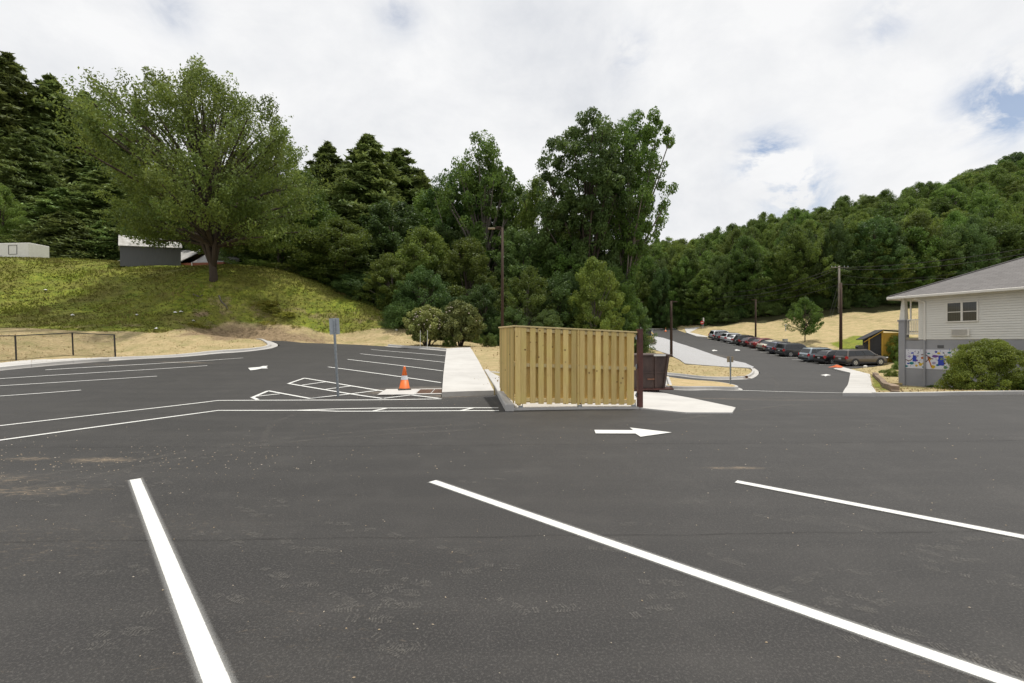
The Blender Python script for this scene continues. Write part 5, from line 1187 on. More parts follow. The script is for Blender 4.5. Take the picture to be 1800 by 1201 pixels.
m = MB(); rr = random.Random(8); xx_ = Lt-5.9
while xx_ < Lt-3.6: w_ = rr.uniform(.05, .11); m.box((xx_, .035, zc-.72), (w_, .02, .09)); xx_ += w_+.05
tag(m.obj('lettering', M_SIGNB, root), kind='stuff')
for xq in (1.2, 2.2, Lt-1.5): MB().tube([(xq, .15, .35), (xq, .45, .35)], .35, 16).obj('wheel', M_BLK, root)
# fallen branch and scraps on the bank
for i, (pts, lb) in enumerate((([(385,522),(389,532),(398,541),(400,546)], 'bare curved fallen branch on the bank below the maple'), ([(340,520),(350,524),(357,521)], 'short bare stick on the bank left of the fallen branch'))):
    q = [Vector((*G(*p), 0)) for p in pts]; 
    for p in q: p.z = H(p.x, p.y)+.15
    o = MB().tube(q, [.09, .07, .05, .03][:len(q)], 6).obj('fallen_branch', M_BARKG); tag(o, lb, 'branch')
rs = random.Random(12)
for px, py, lb in ((128,557,'white scrap lying low on the left part of the bank'),(240,557,'white scrap in the middle of the bank toe'),(275,581,'white scrap at the bottom edge of the bank'),(308,552,'pale scrap on the bank left of the maple roots'),(318,551,'pale scrap right beside another on the bank'),(340,567,'pale scrap at the weeds by the bank toe'),(80,513,'white scrap on the upper left of the bank'),(697,583,'white scrap at the dark wood edge near the shrubs')):
    x, y = G(px, py); m = MB(); n = 7; s = rs.uniform(.14, .24)
    m.v = [(s*math.cos(6.28*i/n)*rs.uniform(.6, 1.2), s*.7*math.sin(6.28*i/n)*rs.uniform(.6, 1.2), rs.uniform(.0, .10)) for i in range(n)]+[(0, 0, .16)]; m.f = [[i, (i+1) % n, n] for i in range(n)]
    o = m.obj('litter_scrap', M_WHITE); o.location = (x, y, H(x, y)+.12); tag(o, lb, 'litter', 'pale scraps on the bank')
x, y = G(1521, 648); o = MB().box((0, 0, .14), (.30, .2, .26), Matrix.Rotation(.3, 3, 'X')).obj('white_bag', M_WHITE, bevel=.06, seg=2); o.location = (x, y, H(x, y)+.05); tag(o, 'small white bag on the grass right of the sidewalk end', 'bag')
# ------------------------------------------------------------------ the grey and white building on the right
A0 = Vector((23.2, 27.0, 0)); wd_ = Vector((1.9, -4.7, 0)).normalized(); wn = Vector((wd_.y, -wd_.x, 0))   # wn points to the viewer's side
if wn.dot(-A0) < 0: wn = -wn
def WT_(px, py=600, off=0):
    """wall coordinates (along, height) where the view ray meets the wall plane"""
    d = Vector(((px-900)/800, 1, (600-py)/800)); o_ = A0+wn*off; t = (o_.dot(wn))/(d.dot(wn)); q = d*t; return ((q-o_).dot(wd_), CAMZ+q.z)
bz = H(A0.x, A0.y)-.3
B = empty('house', (A0.x, A0.y, 0), math.atan2(wd_.y, wd_.x), 'two level building with pale siding over a grey painted block base', 'building')
# local frame: x along the wall to the right, y = depth; viewer is on the side of -y or +y
sy = -1 if (Matrix.Rotation(math.atan2(wd_.y, wd_.x), 3, 'Z') @ Vector((0, -1, 0))).dot(wn) > 0 else 1
def LY(d): return sy*d     # d > 0 towards the viewer
Lw = 9.0
s_top = WT_(1640, 596.5)[1]; eave = WT_(1600, 523)[1]
M_BLOCK = pm('grey_block_paint', (.31, .31, .325), (.27, .27, .285), 1.2, .8, .15, bscale=60); M_SID = pm('cream_vinyl_siding', (.70, .685, .64), (.66, .645, .60), 1.5, .55)
M_TRIM = pm('cream_trim', (.70, .675, .62), (.66, .63, .58), 3, .5)
def bx(m, x0, x1, d0, d1, z0, z1): return m.box(((x0+x1)/2, LY((d0+d1)/2), (z0+z1)/2), (x1-x0, abs(d1-d0), z1-z0))
xW = WT_(1616, 570)[0]; xc = WT_(1592, 620)[0]
bx(MB(), xc-.02, Lw, -7, 0, bz-.8, s_top).obj('foundation_wall', M_BLOCK, B)
xP = WT_(1626.5, 600)[0]; P1 = WT_(1581, 640)[0]
m = MB(); bx(m, P1, xc, -.35, .10, bz-.5, WT_(1587, 565)[1]); m.obj('column_base', M_BLOCK, B, bevel=.01); m = MB(); bx(m, P1-.04, xc+.04, -.39, .14, WT_(1587, 565)[1], WT_(1587, 562)[1]); m.obj('column_cap', M_BLOCK, B)
zc0 = WT_(1587, 562)[1]; m = MB(); a, b = P1+.02, xc-.03
m.v = [(a, LY(-.33), zc0), (b, LY(-.33), zc0), (b, LY(.06), zc0), (a, LY(.06), zc0), (a+.10, LY(-.28), eave), (b-.04, LY(-.28), eave), (b-.04, LY(.0), eave), (a+.10, LY(.0), eave)]; m.f = [[0,3,2,1],[4,5,6,7],[0,1,5,4],[1,2,6,5],[2,3,7,6],[3,0,4,7]]; m.obj('column', M_SID, B)
bx(MB(), xP-.035, xP+.035, 0, .05, bz, s_top-.02).obj('pilaster', M_BLOCK, B)
# siding: wall core and lapped courses
bx(MB(), xW, Lw, -7, -.02, s_top, eave+.25).obj('wall', M_SID, B)
m = MB(); z = s_top; ch = .128
while z < eave-.02:
    z1 = min(z+ch, eave); zr_ = z+.022; m.v += [(xW, LY(.0), z), (Lw, LY(.0), z), (Lw, LY(.0), zr_), (xW, LY(.0), zr_), (xW, LY(.040), zr_), (Lw, LY(.040), zr_), (Lw, LY(.030), z1), (xW, LY(.030), z1), (Lw, LY(-.01), z1), (xW, LY(-.01), z1)]; b = len(m.v)-10
    m.f += [[b, b+1, b+2, b+3], [b+3, b+2, b+5, b+4], [b+4, b+5, b+6, b+7], [b+7, b+6, b+8, b+9]]; z += ch
tag(m.obj('siding', M_SID, B), kind='stuff')
bx(MB(), xW-.03, xW+.07, -.02, .035, s_top, eave).obj('corner_trim', M_TRIM, B)
# downspout with its elbow at the top
zt_ = eave-.06; m = MB(); m.tube([(WT_(1614, 523)[0], LY(.50), eave-.02), (WT_(1614, 523)[0]+.03, LY(.42), eave-.12), (xP, LY(.08), eave-.32), (xP, LY(.065), s_top), (xP, LY(.08), s_top-.04)], [.055, .055, .055, .055, .055], 8); m.obj('downspout', M_TRIM, B)
m = MB(); m.tube([(xP, LY(.09), s_top-.04), (xP, LY(.09), bz+.5)], .05, 8); m.obj('downspout', M_BLOCK, B)
# window
x0, zb = WT_(1664.5, 566.5); x1, z1 = WT_(1721, 528); zb = (zb+WT_(1721, 565)[1])/2; z1 = (WT_(1664, 531)[1]+WT_(1721, 528)[1])/2
def bxo(m, x0, x1, d0, d1, z0, z1): return bx(m, x0, x1, d0 if d0 == 0 else d0+.035, d1+.035, z0, z1)
wf = MB(); fw = .06
bxo(wf, x0, x1, 0, .06, z1-fw, z1); bxo(wf, x0, x1, 0, .075, zb, zb+fw); bxo(wf, x0, x0+fw, 0, .06, zb+fw, z1-fw); bxo(wf, x1-fw, x1, 0, .06, zb+fw, z1-fw); xm = (x0+x1)/2; bxo(wf, xm-.045, xm+.045, 0, .062, zb+fw, z1-fw)
wfo = wf.obj('window', M_TRIM, B)
k = NT('dark_pane'); k.set('Base Color', (.035, .038, .036)); k.set('Roughness', .06); k.set('Specular IOR Level', .6); M_GLASS = k.m
M_CURT = pm('plaid_curtain', (.11, .115, .09), (.06, .07, .055), 9, .9, stretch=(3, 3, .5))
zm = (zb+z1)/2
M_SASH = M_TRIM
for (a, b, dk) in ((x0+fw, xm-.045, 0), (xm+.045, x1-fw, 1)):
    for (c_, d_) in ((zb+fw, zm-.02), (zm+.02, z1-fw)):
        m = MB(); bxo(m, a, b, .024, .030, c_, d_); o = m.obj('pane', M_GLASS, wfo)
    m = MB(); bxo(m, a, b, .02, .045, zm-.02, zm+.02); m.obj('sash', M_TRIM, wfo)
    m = MB(); n = 6 if not dk else 5
    for i in range(1, n): u = a+(b-a)*i/n; bxo(m, u-.004, u+.004, .031, .034, zb+fw, z1-fw)
    for i in range(1, 4): u = zb+fw+(z1-zb-2*fw)*i/4; bxo(m, a, b, .031, .033, u-.003, u+.003)
    m.obj('grille', M_CURT if not dk else pm('dark_screen', (.07, .07, .075)), wfo)
# through-wall unit and foundation vent
xa, za = WT_(1674, 590.5); xb, zb2 = WT_(1706, 577.5)
m = MB(); bx(m, xa, xb, .0, .13, za, zb2); o = m.obj('air_conditioner', M_TRIM, B); m = MB()
for i in range(10): u = za+.03+(zb2-za-.06)*(i+.5)/10; bx(m, xa+.03, xb-.08, .13, .142, u-.008, u+.008)
m.obj('grille', pm('shaded_grille', (.42, .40, .36)), o)
xa, za = WT_(1648, 611.5); xb, zb2 = WT_(1659, 606.5); bx(MB(), xa, xb, .0, .02, za, zb2).obj('vent', pm('dark_vent', (.10, .10, .105)), B)
# mural: abstract coloured shapes on white
xa = xc+.01; xb = WT_(1690, 640)[0]; zt1 = WT_(1594, 613.5)[1]; zb1 = WT_(1594, 646.5)[1]
M_MW = pm('mural_ground', (.66, .66, .70), (.60, .60, .66), 3, .7)
mu = MB(); bx(mu, xa, xb, .0, .022, zb1, zt1); mo = mu.obj('mural', M_MW, B)
cols = {'blue': (.03, .06, .42), 'teal': (.0, .18, .20), 'yellow': (.62, .42, .02), 'brown': (.14, .03, .015), 'purple': (.16, .06, .28), 'navy': (.015, .02, .09), 'orange': (.50, .14, .02), 'lilac': (.38, .33, .50)}
MC = {k_: pm('mural_'+k_, v, rough=.7) for k_, v in cols.items()}
def mp(u, v): return xa+(xb-xa)*u, zb1+(zt1-zb1)*v
H_ = zt1-zb1
def mstroke(pts, w_, col, d=.026):
    m = MB()
    q = [Vector(mp(*p)) for p in pts]
    for a, b in zip(q[:-1], q[1:]):
        t = (b-a).normalized(); n_ = Vector((-t.y, t.x))*w_*H_/2; m.prism([a-n_, b-n_, b+n_, a+n_], lambda p: (p[0], LY(.023), p[1]), lambda p, d=d: (p[0], LY(d), p[1]))
    m.obj('painted_shape', MC[col], mo)
def mblob(u, v, r, col, sx=1, d=.027, n=9, ph=0):
    m = MB(); cx, cz = mp(u, v); m.prism([(cx+r*H_*sx*math.cos(6.283*i/n+ph)*(1+.25*math.sin(3*i)), cz+r*H_*math.sin(6.283*i/n+ph)*(1+.2*math.cos(2*i))) for i in range(n)], lambda p: (p[0], LY(.023), p[1]), lambda p: (p[0], LY(d), p[1])); m.obj('painted_shape', MC[col], mo)
rm = random.Random(21)
mstroke([(0,.45),(.05,.40),(.10,.42),(.14,.52),(.20,.64),(.25,.66)], .035, 'brown', .028); mstroke([(.30,.72),(.36,.74),(.42,.66),(.46,.55),(.52,.52)], .04, 'brown', .0285)
mstroke([(.42,.60),(.46,.35),(.49,.10)], .05, 'orange', .029); mstroke([(.36,.30),(.42,.45),(.47,.62)], .04, 'brown', .030)
for u, v, s in ((.17, .52, .8), (.66, .45, 1.25)):
    for du in (-.03, 0, .03): mstroke([(u+du*s, v-.20*s), (u+du*.6*s, v+.20*s)], .07*s, 'blue', .031+.001*(du > 0))
    mstroke([(u-.05*s, v), (u+.06*s, v+.05*s)], .07*s, 'blue', .033)
mblob(.12,.27,.075,'teal',1.4); mblob(.02,.10,.05,'teal',1.5); mblob(.21,.15,.06,'yellow'); mblob(.29,.22,.08,'yellow'); mblob(.34,.28,.05,'yellow'); mblob(.52,.12,.09,'yellow'); mblob(.62,.82,.05,'yellow',1.5); mblob(.74,.12,.08,'teal'); mblob(.46,.50,.06,'yellow')
mblob(.56,.66,.07,'purple',2.0,.0275); mblob(.70,.84,.03,'navy'); mblob(.24,.78,.025,'navy'); mblob(.25,.86,.03,'navy'); mblob(.05,.95,.02,'navy'); mblob(.10,.12,.02,'orange'); mblob(.82,.5,.08,'purple'); mblob(.9,.3,.08,'yellow'); mblob(.93,.7,.06,'blue')
for u, v, r_, c_ in ((.07,.62,.05,'lilac'),(.13,.80,.045,'blue'),(.21,.42,.05,'purple'),(.33,.55,.06,'orange'),(.38,.85,.05,'lilac'),(.44,.80,.04,'teal'),(.53,.32,.06,'lilac'),(.57,.88,.04,'blue'),(.60,.22,.05,'teal'),(.64,.62,.05,'orange'),(.77,.62,.07,'yellow'),(.80,.85,.05,'teal'),(.84,.20,.06,'orange'),(.05,.25,.04,'blue'),(.35,.08,.05,'teal'),(.26,.30,.035,'brown'),(.71,.32,.05,'brown')): mblob(u, v, r_, c_, 1.5, .0262, 8, u*9)
for i in range(46):
    u, v = rm.uniform(.01, .95), rm.uniform(.08, .92); a_ = rm.uniform(0, 3.14); mstroke([(u, v), (u+.03*math.cos(a_), v+.14*math.sin(a_))], .012, rm.choice(['lilac', 'navy', 'lilac', 'purple', 'blue', 'brown']), .0245+i*.00003)
# porch: floor, railing, back corner post
zf = WT_(1604, 593)[1]; m = MB(); bx(m, xc, xW, -2.2, .0, zf-.18, zf); m.obj('porch_floor', pm('porch_deck_board', (.34, .30, .23), rough=.8), B)
zr0, zr1 = WT_(1604, 587.5)[1], WT_(1604, 561)[1]
def rail(x0, x1, d, nb_):
    m = MB(); bx(m, x0, x1, d-.03, d+.03, zr1-.05, zr1); bx(m, x0, x1, d-.025, d+.025, zr0, zr0+.05); ro = m.obj('railing', M_TRIM, B)
    for i in range(nb_): u = x0+(x1-x0)*(i+.5)/nb_; m = MB(); bx(m, u-.018, u+.018, d-.018, d+.018, zr0+.05, zr1-.05); m.obj('baluster', M_TRIM, ro)
rail(xc, xW-.02, -.08, 7)
m = MB(); bx(m, xW-.02, xW+.1, -2.3, -.05, s_top, eave); m.obj('porch_side_wall', M_SID, B)
xg0 = WT_(1592, 545)[0]; bx(MB(), xc+.14, xc+.20, -.2, -.14, zr1, eave).obj('screen_post', M_TRIM, B)
# roof: hipped, shingled, with gutter and soffit
ov = .55; ex0 = -.50; pitch = .46; ry = -4.2
ze = eave+.02
v_ = [(ex0, LY(ov), ze), (Lw+.5, LY(ov), ze), (Lw+.5, LY(ry), ze+(ov-ry)*pitch), (ex0+(ov-ry)*1.0, LY(ry), ze+(ov-ry)*pitch), (ex0, LY(2*ry-ov), ze)]
k = NT('grey_asphalt_shingles'); k.set('Roughness', .9)
br = k.N.new('ShaderNodeTexBrick'); br.offset = .5; k.L.new(k.tc.outputs['UV'], br.inputs['Vector']); br.inputs['Scale'].default_value = 1; br.inputs['Brick Width'].default_value = .33; br.inputs['Row Height'].default_value = .14; br.inputs['Mortar Size'].default_value = .008
br.inputs['Color1'].default_value = (.115, .108, .106, 1); br.inputs['Color2'].default_value = (.17, .16, .157, 1); br.inputs['Mortar'].default_value = (.05, .048, .048, 1)
c = k.mix(k.ramp(k.noise(1.6, 5, .7), [(.35, .0), (.7, .5)]), br.outputs[0], (.14, .132, .13)); c = k.mix(k.ramp(k.noise(60, 3, .7), [(.4, 0.), (.8, .6)]), c, (.22, .21, .205)); k.set('Base Color', c); k.bump(br.outputs['Fac'], .5, .01)
M_SHING = k.m
ro = roof_quad([v_[0], v_[1], v_[2], v_[3]], 'roof', M_SHING, B, th=.06); r2 = roof_quad([v_[4], v_[0], v_[3]], 'roof', M_SHING, B, th=.06)
for o, ax in ((ro, 0), (r2, 1)):
    uv = o.data.uv_layers.new(name='UVMap'); sl_ = math.hypot(1, pitch)
    for lp in o.data.loops:
        p = o.data.vertices[lp.vertex_index].co; uv.data[lp.index].uv = (p.x, abs(p.y)*sl_) if ax == 0 else (p.y, abs(p.x)*sl_)
m = MB(); bx(m, ex0+.02, Lw+.5, -.02, ov-.02, ze-.055, ze-.02); bx(m, ex0+.02, xW, -2.4, -.02, ze-.055, ze-.02); m.obj('soffit', M_TRIM, B)
m = MB(); bx(m, ex0-.02, Lw+.5, ov, ov+.11, ze-.09, ze+.05); m.obj('gutter', M_TRIM, B, bevel=.02); m = MB(); bx(m, ex0-.04, ex0+.0, -8.5, ov, ze-.11, ze+.06); m.obj('fascia', M_TRIM, B)
m = MB(); bx(m, P1+.05, xW, -.3, -.04, eave-.10, eave-.01); m.obj('porch_beam', M_TRIM, B)
m = MB(); q0, q1 = Vector(v_[0])+Vector((0, 0, .07)), Vector(v_[3])+Vector((0, 0, .07)); m.tube([q0, q1], .05, 5); m.obj('hip_cap', M_SHING, B)
# ------------------------------------------------------------------ stone edging
M_STONE = pm('tan_split_block', (.27, .20, .14), (.19, .14, .10), 7, .9, .5, rand=.3)
root = empty('retaining_wall', (0, 0, 0), 0, 'low stepped edging wall of tan blocks beside the right sidewalk', 'wall')
pts_ = resample([G(1537, 663), G(1551, 676), G(1574, 693.5)], .42); 
for r_ in range(2):
    for i in range(len(pts_)-1):
        a, b = pts_[i], pts_[i+1]; t = (b-a); s_ = .5 if r_ else 0; c_ = a+t*(.5+s_)
        if r_ and i == len(pts_)-2: continue
        if i > 4 and r_ == 0: pass
        o = MB().box((0, 0, 0), (t.length-.02, .27, .165)).obj('block', M_STONE, root, bevel=.015)
        g = H(c_.x, c_.y)+.12; step = -.04*(i > 3); o.location = (c_.x, c_.y, g+r_*.17+step+.02); o.rotation_euler = (0, 0, math.atan2(t.y, t.x)+rnd.uniform(-.03, .03))
o = MB().box((0, 0, 0), (1.5, .12, .1)).obj('timber_edge', M_WOODC, root); q = G(1560, 681); o.location = (q[0]+.6, q[1]+.2, H(*q)+.2); o.rotation_euler = (0, 0, .1)
# ------------------------------------------------------------------ yellow and black shed, mailbox-like stand
Y = 49; x = (1527-900)/800*Y; g = H(x, Y)-.1
root = empty('yellow_shed', (x, Y, g), R(-24), 'small yellow and black shed with a sloping roof behind the nearest cars', 'shed')
M_Y2 = pm('yellow_board', (.42, .26, .02), (.34, .20, .02), 4, .7); M_B2 = pm('black_board', (.016, .016, .019), (.024, .024, .027), 4, .7)
hs_ = CAMZ+(600-588)/800*Y-g; hr = CAMZ+(600-580)/800*Y-g; wd2 = 3.6
m = MB(); m.prism([(0, 0), (1.15, 0), (1.15, hr-.1), (0, hs_-.35)], lambda p: (p[0], 0, p[1]), lambda p: (p[0], 2.2, p[1])); m.obj('end_wall', M_B2, root)
MB().box((2.15, 1.1, hr/2-.15), (1.95, 2.1, hr-.3)).obj('side_wall', M_Y2, root)
m = MB(); m.box((.02, -.03, (hs_-.35)/2), (.14, .08, hs_-.35)); m.obj('corner_board', M_Y2, root); MB().box((1.17, -.03, hr/2-.07), (.16, .08, hr-.15)).obj('corner_board', M_Y2, root)
MB().box((2.55, -.02, .75), (.75, .06, 1.3)).obj('door', M_Y2, root); m = MB(); m.box((2.55, -.03, 1.43), (.85, .05, .07)); m.box((2.15, -.03, .75), (.06, .05, 1.4)); m.obj('door_frame', M_B2, root)
roof_quad([(-.55, -.35, hs_-.55), (1.2, -.35, hr-.02), (1.2, 2.5, hr-.02), (-.55, 2.5, hs_-.55)], 'roof', M_B2, root, th=.07); roof_quad([(1.2, -.35, hr-.02), (4.1, -.35, hr-.25), (4.1, 2.5, hr-.25), (1.2, 2.5, hr-.02)], 'roof', M_B2, root, th=.06)
roof_quad([(-.50, -.37, hs_-.85), (1.2, -.37, hr-.12), (1.2, -.30, hr-.12), (-.50, -.30, hs_-.85)], 'rake_board', M_Y2, root, th=.09)
for a, b in ((2.0, 2.5), (2.9, 3.4)): roof_quad([(a, -.3, hr+.05), (b, -.3, hr+.0), (b+.3, 1.6, hr+.05), (a+.3, 1.6, hr+.1)], 'skylight_sheet', M_WHITE, root, th=.02)
MB().box((-.35, .1, hs_-1.35), (.35, .3, .42)).obj('lantern_box', M_B2, root)
Y = 47.5; x = (1512-900)/800*Y; g = H(x, Y); root = empty('mailbox', (x, Y, g), .2, 'dark mailbox on a post just behind the nearest brown car', 'mailbox'); zt_ = CAMZ+(600-605.5)/800*Y-g
MB().box((.06, 0, (zt_-.4)/2), (.11, .11, zt_-.4)).obj('post', M_POLE, root); m = MB(); m.prism([(-.42, 0), (.32, 0), (.32, .28), (.16, .36), (-.28, .36), (-.48, .22)], lambda p: (p[0], -.15, p[1]+zt_-.42), lambda p: (p[0], .15, p[1]+zt_-.42)); m.obj('box', M_BLK, root)
m = MB(); m.tube([(-.2, 0, zt_-.4), (.05, 0, zt_-.8)], .04, 5); m.obj('brace', M_POLE, root)
# pale roof deep in the wood and bits of a distant fence
Y = 128; x = (1203-900)/800*Y; zz_ = P(0, 538, Y)[2]; root = empty('distant_house', (x, Y, H(x, Y)), R(10), 'small pale roof showing among the dark trees beyond the road', 'house')
hz = zz_-H(x, Y); MB().box((0, 2, hz/2-.3), (8, 5, max(.5, hz-.8))).obj('wall', M_POLE, root); roof_quad([(-5, -1, hz-.9), (3.6, -1, hz-.6), (4.4, 2.4, hz+.7), (-3.2, 2.4, hz+.5)], 'roof', pm('far_pale_roof', (.36, .35, .34), rough=.6), root)
# ------------------------------------------------------------------ cars
k = NT('car_glass'); k.set('Base Color', (.012, .014, .016)); k.set('Roughness', .05); k.set('Specular IOR Level', .7); M_CG = k.m
M_TYRE = pm('tyre_rubber', (.02, .02, .02), (.03, .03, .03), 9, .85); M_RIM = pm('alloy_rim', (.55, .56, .58), (.42, .43, .45), 9, .3, metal=.7); M_TRIMB = pm('black_plastic_trim', (.022, .022, .024), (.03, .03, .032), 9, .6)
k = NT('red_tail_lamp'); k.set('Base Color', (.45, .01, .012)); k.set('Roughness', .15); M_TAIL = k.m
k = NT('clear_lamp'); k.set('Base Color', (.6, .62, .65)); k.set('Roughness', .1); M_HL = k.m
M_PLATE = pm('number_plate', (.6, .6, .58), (.5, .52, .55), 20, .5)
def paint(name, col, metal=.35):
    k = NT(name); k.set('Base Color', col); k.set('Metallic', metal); k.set('Roughness', .33); k.set('Coat Weight', .7); k.set('Coat Roughness', .05); return k.m
KIND = {   # length, width, belt height, roof height, greenhouse profile (x from rear as fraction, z fraction), hood
 'suv':   dict(L=4.6, W=1.84, belt=1.02, roof=1.68, gh=[(.02, 0), (.075, .93), (.16, 1), (.52, .98), (.62, .78), (.76, 0)], hood=(.80, .98, .93), ride=.24, wr=.36),
 'wagon': dict(L=4.75, W=1.80, belt=.98, roof=1.60, gh=[(.03, 0), (.10, .90), (.18, 1), (.52, .97), (.62, .75), (.75, 0)], hood=(.78, .93, .97), ride=.22, wr=.34),
 'hatch': dict(L=4.3, W=1.78, belt=.95, roof=1.48, gh=[(.03, 0), (.14, .80), (.26, 1), (.52, .98), (.66, .68), (.80, 0)], hood=(.82, .90, .92), ride=.18, wr=.32),
 'sedan': dict(L=4.7, W=1.80, belt=.95, roof=1.44, gh=[(.12, 0), (.26, .86), (.36, 1), (.54, 1), (.66, .70), (.78, 0)], hood=(.80, .90, .95), ride=.18, wr=.32)}
def car(kind, x, y, hd, mat, label, fold=0):
    K = KIND[kind]; L, W, zb, zr, wr = K['L'], K['W'], K['belt'], K['roof'], K['wr']; g = H(x, y); ax = math.cos(hd); ay = math.sin(hd)
    root = empty('parked_car', (x, y, g+.02), hd, label, 'car', 'cars parked in a row along the road')
    slope = (H(x+ax*2, y+ay*2)-H(x-ax*2, y-ay*2))/4; cr = (H(x-ay, y+ax)-H(x+ay, y-ax))/2
    root.rotation_euler = (math.atan(cr), -math.atan(slope), hd)
    z0 = K['ride']
    # body shell: stations from rear to front, each a closed ring
    deck = zb-.02 if kind != 'sedan' else zb-.0
    st = [(-.5, zb-.34, .86), (-.492, zb-.10, .93), (-.47, zb, .97), (-.36, zb+.02, 1.), (.0, zb, 1.), (.22, zb-.01, 1.), (.30, zb-.02, .99), (.42, zb-.10, .96), (.475, zb-.20, .90), (.497, zb-.36, .82)]
    m = MB(); rings = []
    for (fx_, zt_, wf_) in st:
        w_ = W/2*wf_; X_ = fx_*L; ring = [(-w_*.86, z0), (-w_*.97, z0+.16), (-w_, (z0+zt_)/2), (-w_*.965, zt_-.07), (-w_*.86, zt_-.005), (0, zt_+.02), (w_*.86, zt_-.005), (w_*.965, zt_-.07), (w_, (z0+zt_)/2), (w_*.97, z0+.16), (w_*.86, z0)]
        rings.append(len(m.v)); m.v += [(X_, yy_, zz_) for yy_, zz_ in ring]; n = len(ring)
    for a, b in zip(rings[:-1], rings[1:]):
        for j in range(n): j2 = (j+1) % n; m.f.append([a+j, b+j, b+j2, a+j2])
    m.f.append([rings[0]+j for j in range(n)]); m.f.append([rings[-1]+j for j in range(n)][::-1])
    m.obj('body', mat, root, smooth=True, bevel=.03, seg=2)
    # greenhouse
    gp = [(-L/2+a*L, zb-.02+(zr-zb+.02)*b) for a, b in K['gh']]; wb, wt_ = W/2*.93, W/2*.70
    def gy_(z): t = max(0, (z-zb)/(zr-zb)); return wb+(wt_-wb)*t**1.25
    m = MB(); n = len(gp); m.v = [(p[0], -gy_(p[1]), p[1]) for p in gp]+[(p[0], 0, p[1]+(.03 if p[1] > zb+.1 else 0)) for p in gp]+[(p[0], gy_(p[1]), p[1]) for p in gp]
    for j in range(n-1):
        m.f.append([j, j+1, n+j+1, n+j]); m.f.append([n+j, n+j+1, 2*n+j+1, 2*n+j])
    m.f.append(list(range(n))[::-1]); m.f.append([2*n+j for j in range(n)]); m.f = [f[::-1] for f in m.f]
    m.obj('roof', mat, root, smooth=True, bevel=.04, seg=2)
    xr0, xf0 = gp[0][0], gp[-1][0]
    def glass(name, q2, s): 
        m = MB(); m.v = [(px_, s*(gy_(pz_)+.012), pz_) for px_, pz_ in q2]+[(px_, s*(gy_(pz_)-.03), pz_) for px_, pz_ in q2]; nn_ = len(q2); m.f = [list(range(nn_)), [nn_+i for i in range(nn_)][::-1]]+[[i, (i+1) % nn_, nn_+(i+1) % nn_, nn_+i] for i in range(nn_)]; m.obj(name, M_CG, root)
    def xa_(z, rear):   # x of the greenhouse outline at height z
        seq = gp if rear else gp[::-1]
        for (a, za), (b, zb_) in zip(seq[:-1], seq[1:]):
            if za <= z <= zb_: return a+(b-a)*(z-za)/(zb_-za+1e-9)
        return seq[2][0]
    lo, hi = zb+.03, zr-.11; md = (lo+hi)/2; rear_lo, rear_hi = xa_(lo, 1)+.16, xa_(hi, 1)+.14; f_lo, f_hi = xa_(lo, 0)-.16, xa_(hi, 0)-.10
    cuts = [.0, .26, .62, 1.0] if kind != 'sedan' else [.0, .10, .52, 1.0]
    for s in (-1, 1):
        for i in range(3):
            a, b = cuts[i], cuts[i+1]; e = .022
            q2 = [(rear_lo+(f_lo-rear_lo)*a+e, lo), (rear_lo+(f_lo-rear_lo)*b-e, lo), (rear_hi+(f_hi-rear_hi)*b-e, hi), (rear_hi+(f_hi-rear_hi)*a+e, hi)]
            glass('side_window', q2, s)
    def endglass(name, rear):
        za, zb_ = zb+.08, zr-.12; xa, xb = xa_(za, rear), xa_(zb_, rear); s = -1 if rear else 1; o_ = .02
        m = MB(); wa, wbb = gy_(za)-.10, gy_(zb_)-.08; m.v = [(xa+s*o_, -wa, za), (xa+s*o_, wa, za), (xb+s*o_, wbb, zb_+.012), (xb+s*o_, -wbb, zb_+.012), (xa-s*.03, -wa, za), (xa-s*.03, wa, za), (xb-s*.03, wbb, zb_), (xb-s*.03, -wbb, zb_)]
        m.f = [[0,3,2,1],[4,5,6,7],[0,1,5,4],[1,2,6,5],[2,3,7,6],[3,0,4,7]]; m.obj(name, M_CG, root)
    endglass('rear_window', 1); endglass('windscreen', 0)
    # lower trim, bumpers, arches, wheels
    m = MB(); m.box((0, 0, z0+.03), (L*.93, W*.985, .14)); m.obj('sill', M_TRIMB, root, bevel=.03)
    m = MB(); m.box((-L/2+.02, 0, z0+.20), (.16, W*.90, .22)); m.obj('rear_bumper', M_TRIMB, root, bevel=.04); m = MB(); m.box((L/2-.03, 0, z0+.15), (.14, W*.82, .2)); m.obj('front_bumper', M_TRIMB, root, bevel=.04)
    for s in (-1, 1):
        for fx_ in (-L*.29, L*.305):
            MB().tube([(fx_, s*(W/2-.28), wr+.01), (fx_, s*(W/2+.005), wr+.01)], wr+.07, 20).obj('wheel_arch', M_TRIMB, root)
            wz = wr-.02; wm = MB(); wm.tube([(0, -.11, 0), (0, -.09, 0), (0, .09, 0), (0, .11, 0)], [wr*.90, wr, wr, wr*.90], 20); wo_ = wm.obj('wheel', M_TYRE, root); wo_.location = (fx_, s*(W/2-.09), wz)
            rm_ = MB(); rm_.tube([(0, s*.105, 0), (0, s*.118, 0)], [wr*.66, wr*.63], 18)
            ro_ = rm_.obj('rim', M_RIM, wo_); sp_ = MB()
            for i in range(5): a = 6.283*(i+.5)/5; sp_.box((wr*.40*math.cos(a), s*.119, wr*.40*math.sin(a)), (wr*.30, .008, wr*.17), Matrix.Rotation(-a, 3, 'Y'))
            sp_.obj('rim_gap_shade', M_BLK, wo_)  # black plates on the rim disc paint the shade between spokes
        m = MB(); zt_ = zb-.02; yl = s*W/2*.80
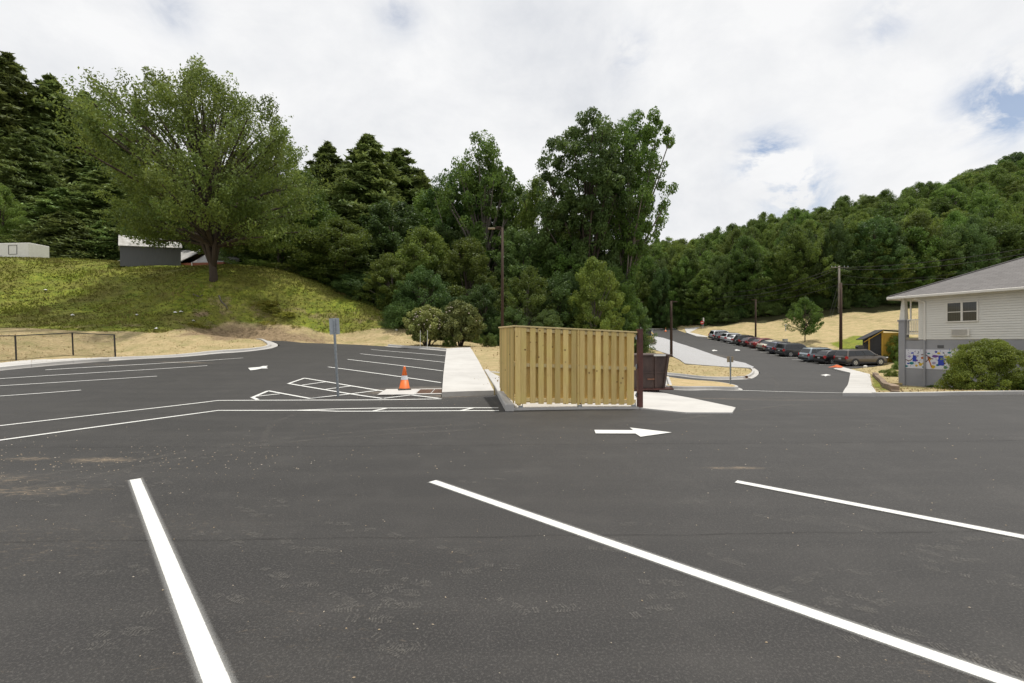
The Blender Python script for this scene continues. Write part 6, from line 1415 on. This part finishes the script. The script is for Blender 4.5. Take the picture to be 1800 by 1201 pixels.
        m.v = [(-L/2-.015, s*W/2*.74, zt_-.24), (-L/2+.0, s*W/2*.93, zt_-.28), (-L/2+.20, s*W/2*1.003, zt_-.20), (-L/2+.16, s*W/2*.985, zt_+.0), (-L/2+.05, s*W/2*.90, zt_+.06), (-L/2+.02, s*W/2*.76, zt_-.02)]
        cc_ = Vector((-L/2+.14, s*W/2*.7, zt_-.1)); m.v.append(tuple(cc_)); m.v.insert(0, (-L/2-.03, s*W/2*.84, zt_-.12)); m.f = [[0, 1+i, 1+(i+1) % 6] for i in range(6)]; m.f += [[7, 1+(i+1) % 6, 1+i] for i in range(6)]; m.obj('tail_light', M_TAIL, root)
        m = MB(); m.box((L/2-.12, s*W/2*.78, zb-.27), (.26, .30, .12), Matrix.Rotation(-s*.35, 3, 'Z')); m.obj('headlight', M_HL, root, bevel=.03)
        m = MB(); m.box((xf0-.28, s*(W/2+.07), zb+.07), (.12, .18, .13)); m.obj('wing_mirror', mat, root, bevel=.03)
        m = MB(); 
        for hx in (-.02, .2): m.box((hx*L-.3, s*(W/2+.004), zb-.16), (.18, .02, .03))
        m.obj('door_handle', mat, root)
    m = MB(); m.box((-L/2+.01, 0, zb-.26), (.03, .34, .15)); m.obj('number_plate', M_PLATE, root)
    if kind in ('suv', 'wagon'):
        for s in (-1, 1): MB().tube([(gp[1][0]+.25, s*wt_*.86, zr+.02), (gp[1][0]+.5, s*wt_*.86, zr+.06), (gp[3][0]-.1, s*wt_*.86, zr+.05), (gp[3][0]+.1, s*wt_*.86, zr-.0)], .02, 5).obj('roof_rail', M_TRIMB, root)
    return root
PC = dict(brown=paint('car_paint_brown_grey', (.125, .108, .095)), black=paint('car_paint_black', (.012, .012, .014), .2), char=paint('car_paint_charcoal', (.055, .058, .062)), blue=paint('car_paint_slate_blue', (.26, .31, .34)), navy=paint('car_paint_navy', (.085, .09, .125)),
          beige=paint('car_paint_champagne', (.40, .37, .29)), red=paint('car_paint_red', (.16, .02, .02)), maroon=paint('car_paint_dark_maroon', (.06, .02, .025)), silver=paint('car_paint_silver', (.55, .56, .58)), white=paint('car_paint_white', (.72, .73, .74), 0))
crs = [('suv','brown','brown grey suv nearest in the row, parked beside the grass'),('hatch','black','black hatchback half hidden behind the nearest brown grey suv'),('wagon','blue','slate blue wagon, third from the near end of the row'),None,
 ('suv','char','charcoal suv standing alone in the middle of the row with gaps beside it'),('wagon','navy','dark navy wagon with pale shoulders next to the charcoal suv'),('sedan','beige','champagne coloured sedan between the navy wagon and the red car'),('sedan','red','red sedan in the middle of the far row'),('hatch','maroon','dark maroon car just beyond the red sedan'),
 ('suv','black','black suv beyond the dark maroon car'),('hatch','white','white hatchback partly hidden by the black suv'),('wagon','silver','silver wagon with red tail lamps, third from the far end'),('hatch','char','charcoal car next to the farthest silver suv'),('suv','silver','silver suv at the farthest end of the row')]
for i, c_ in enumerate(crs):
    if c_ is None: continue
    k_ = i if i < 3 else i-.15
    y0 = 47.55+2.7*k_; x0 = 33.0+.2*k_
    if i < 3: y0 = [46.9, 49.3, 51.7][i]; x0 = [34.6, 34.0, 33.8][i]-.9
    L = KIND[c_[0]]['L']; hd = R(4); car(c_[0], x0+.6+L/2, y0+.9, hd, PC[c_[1]], c_[2])
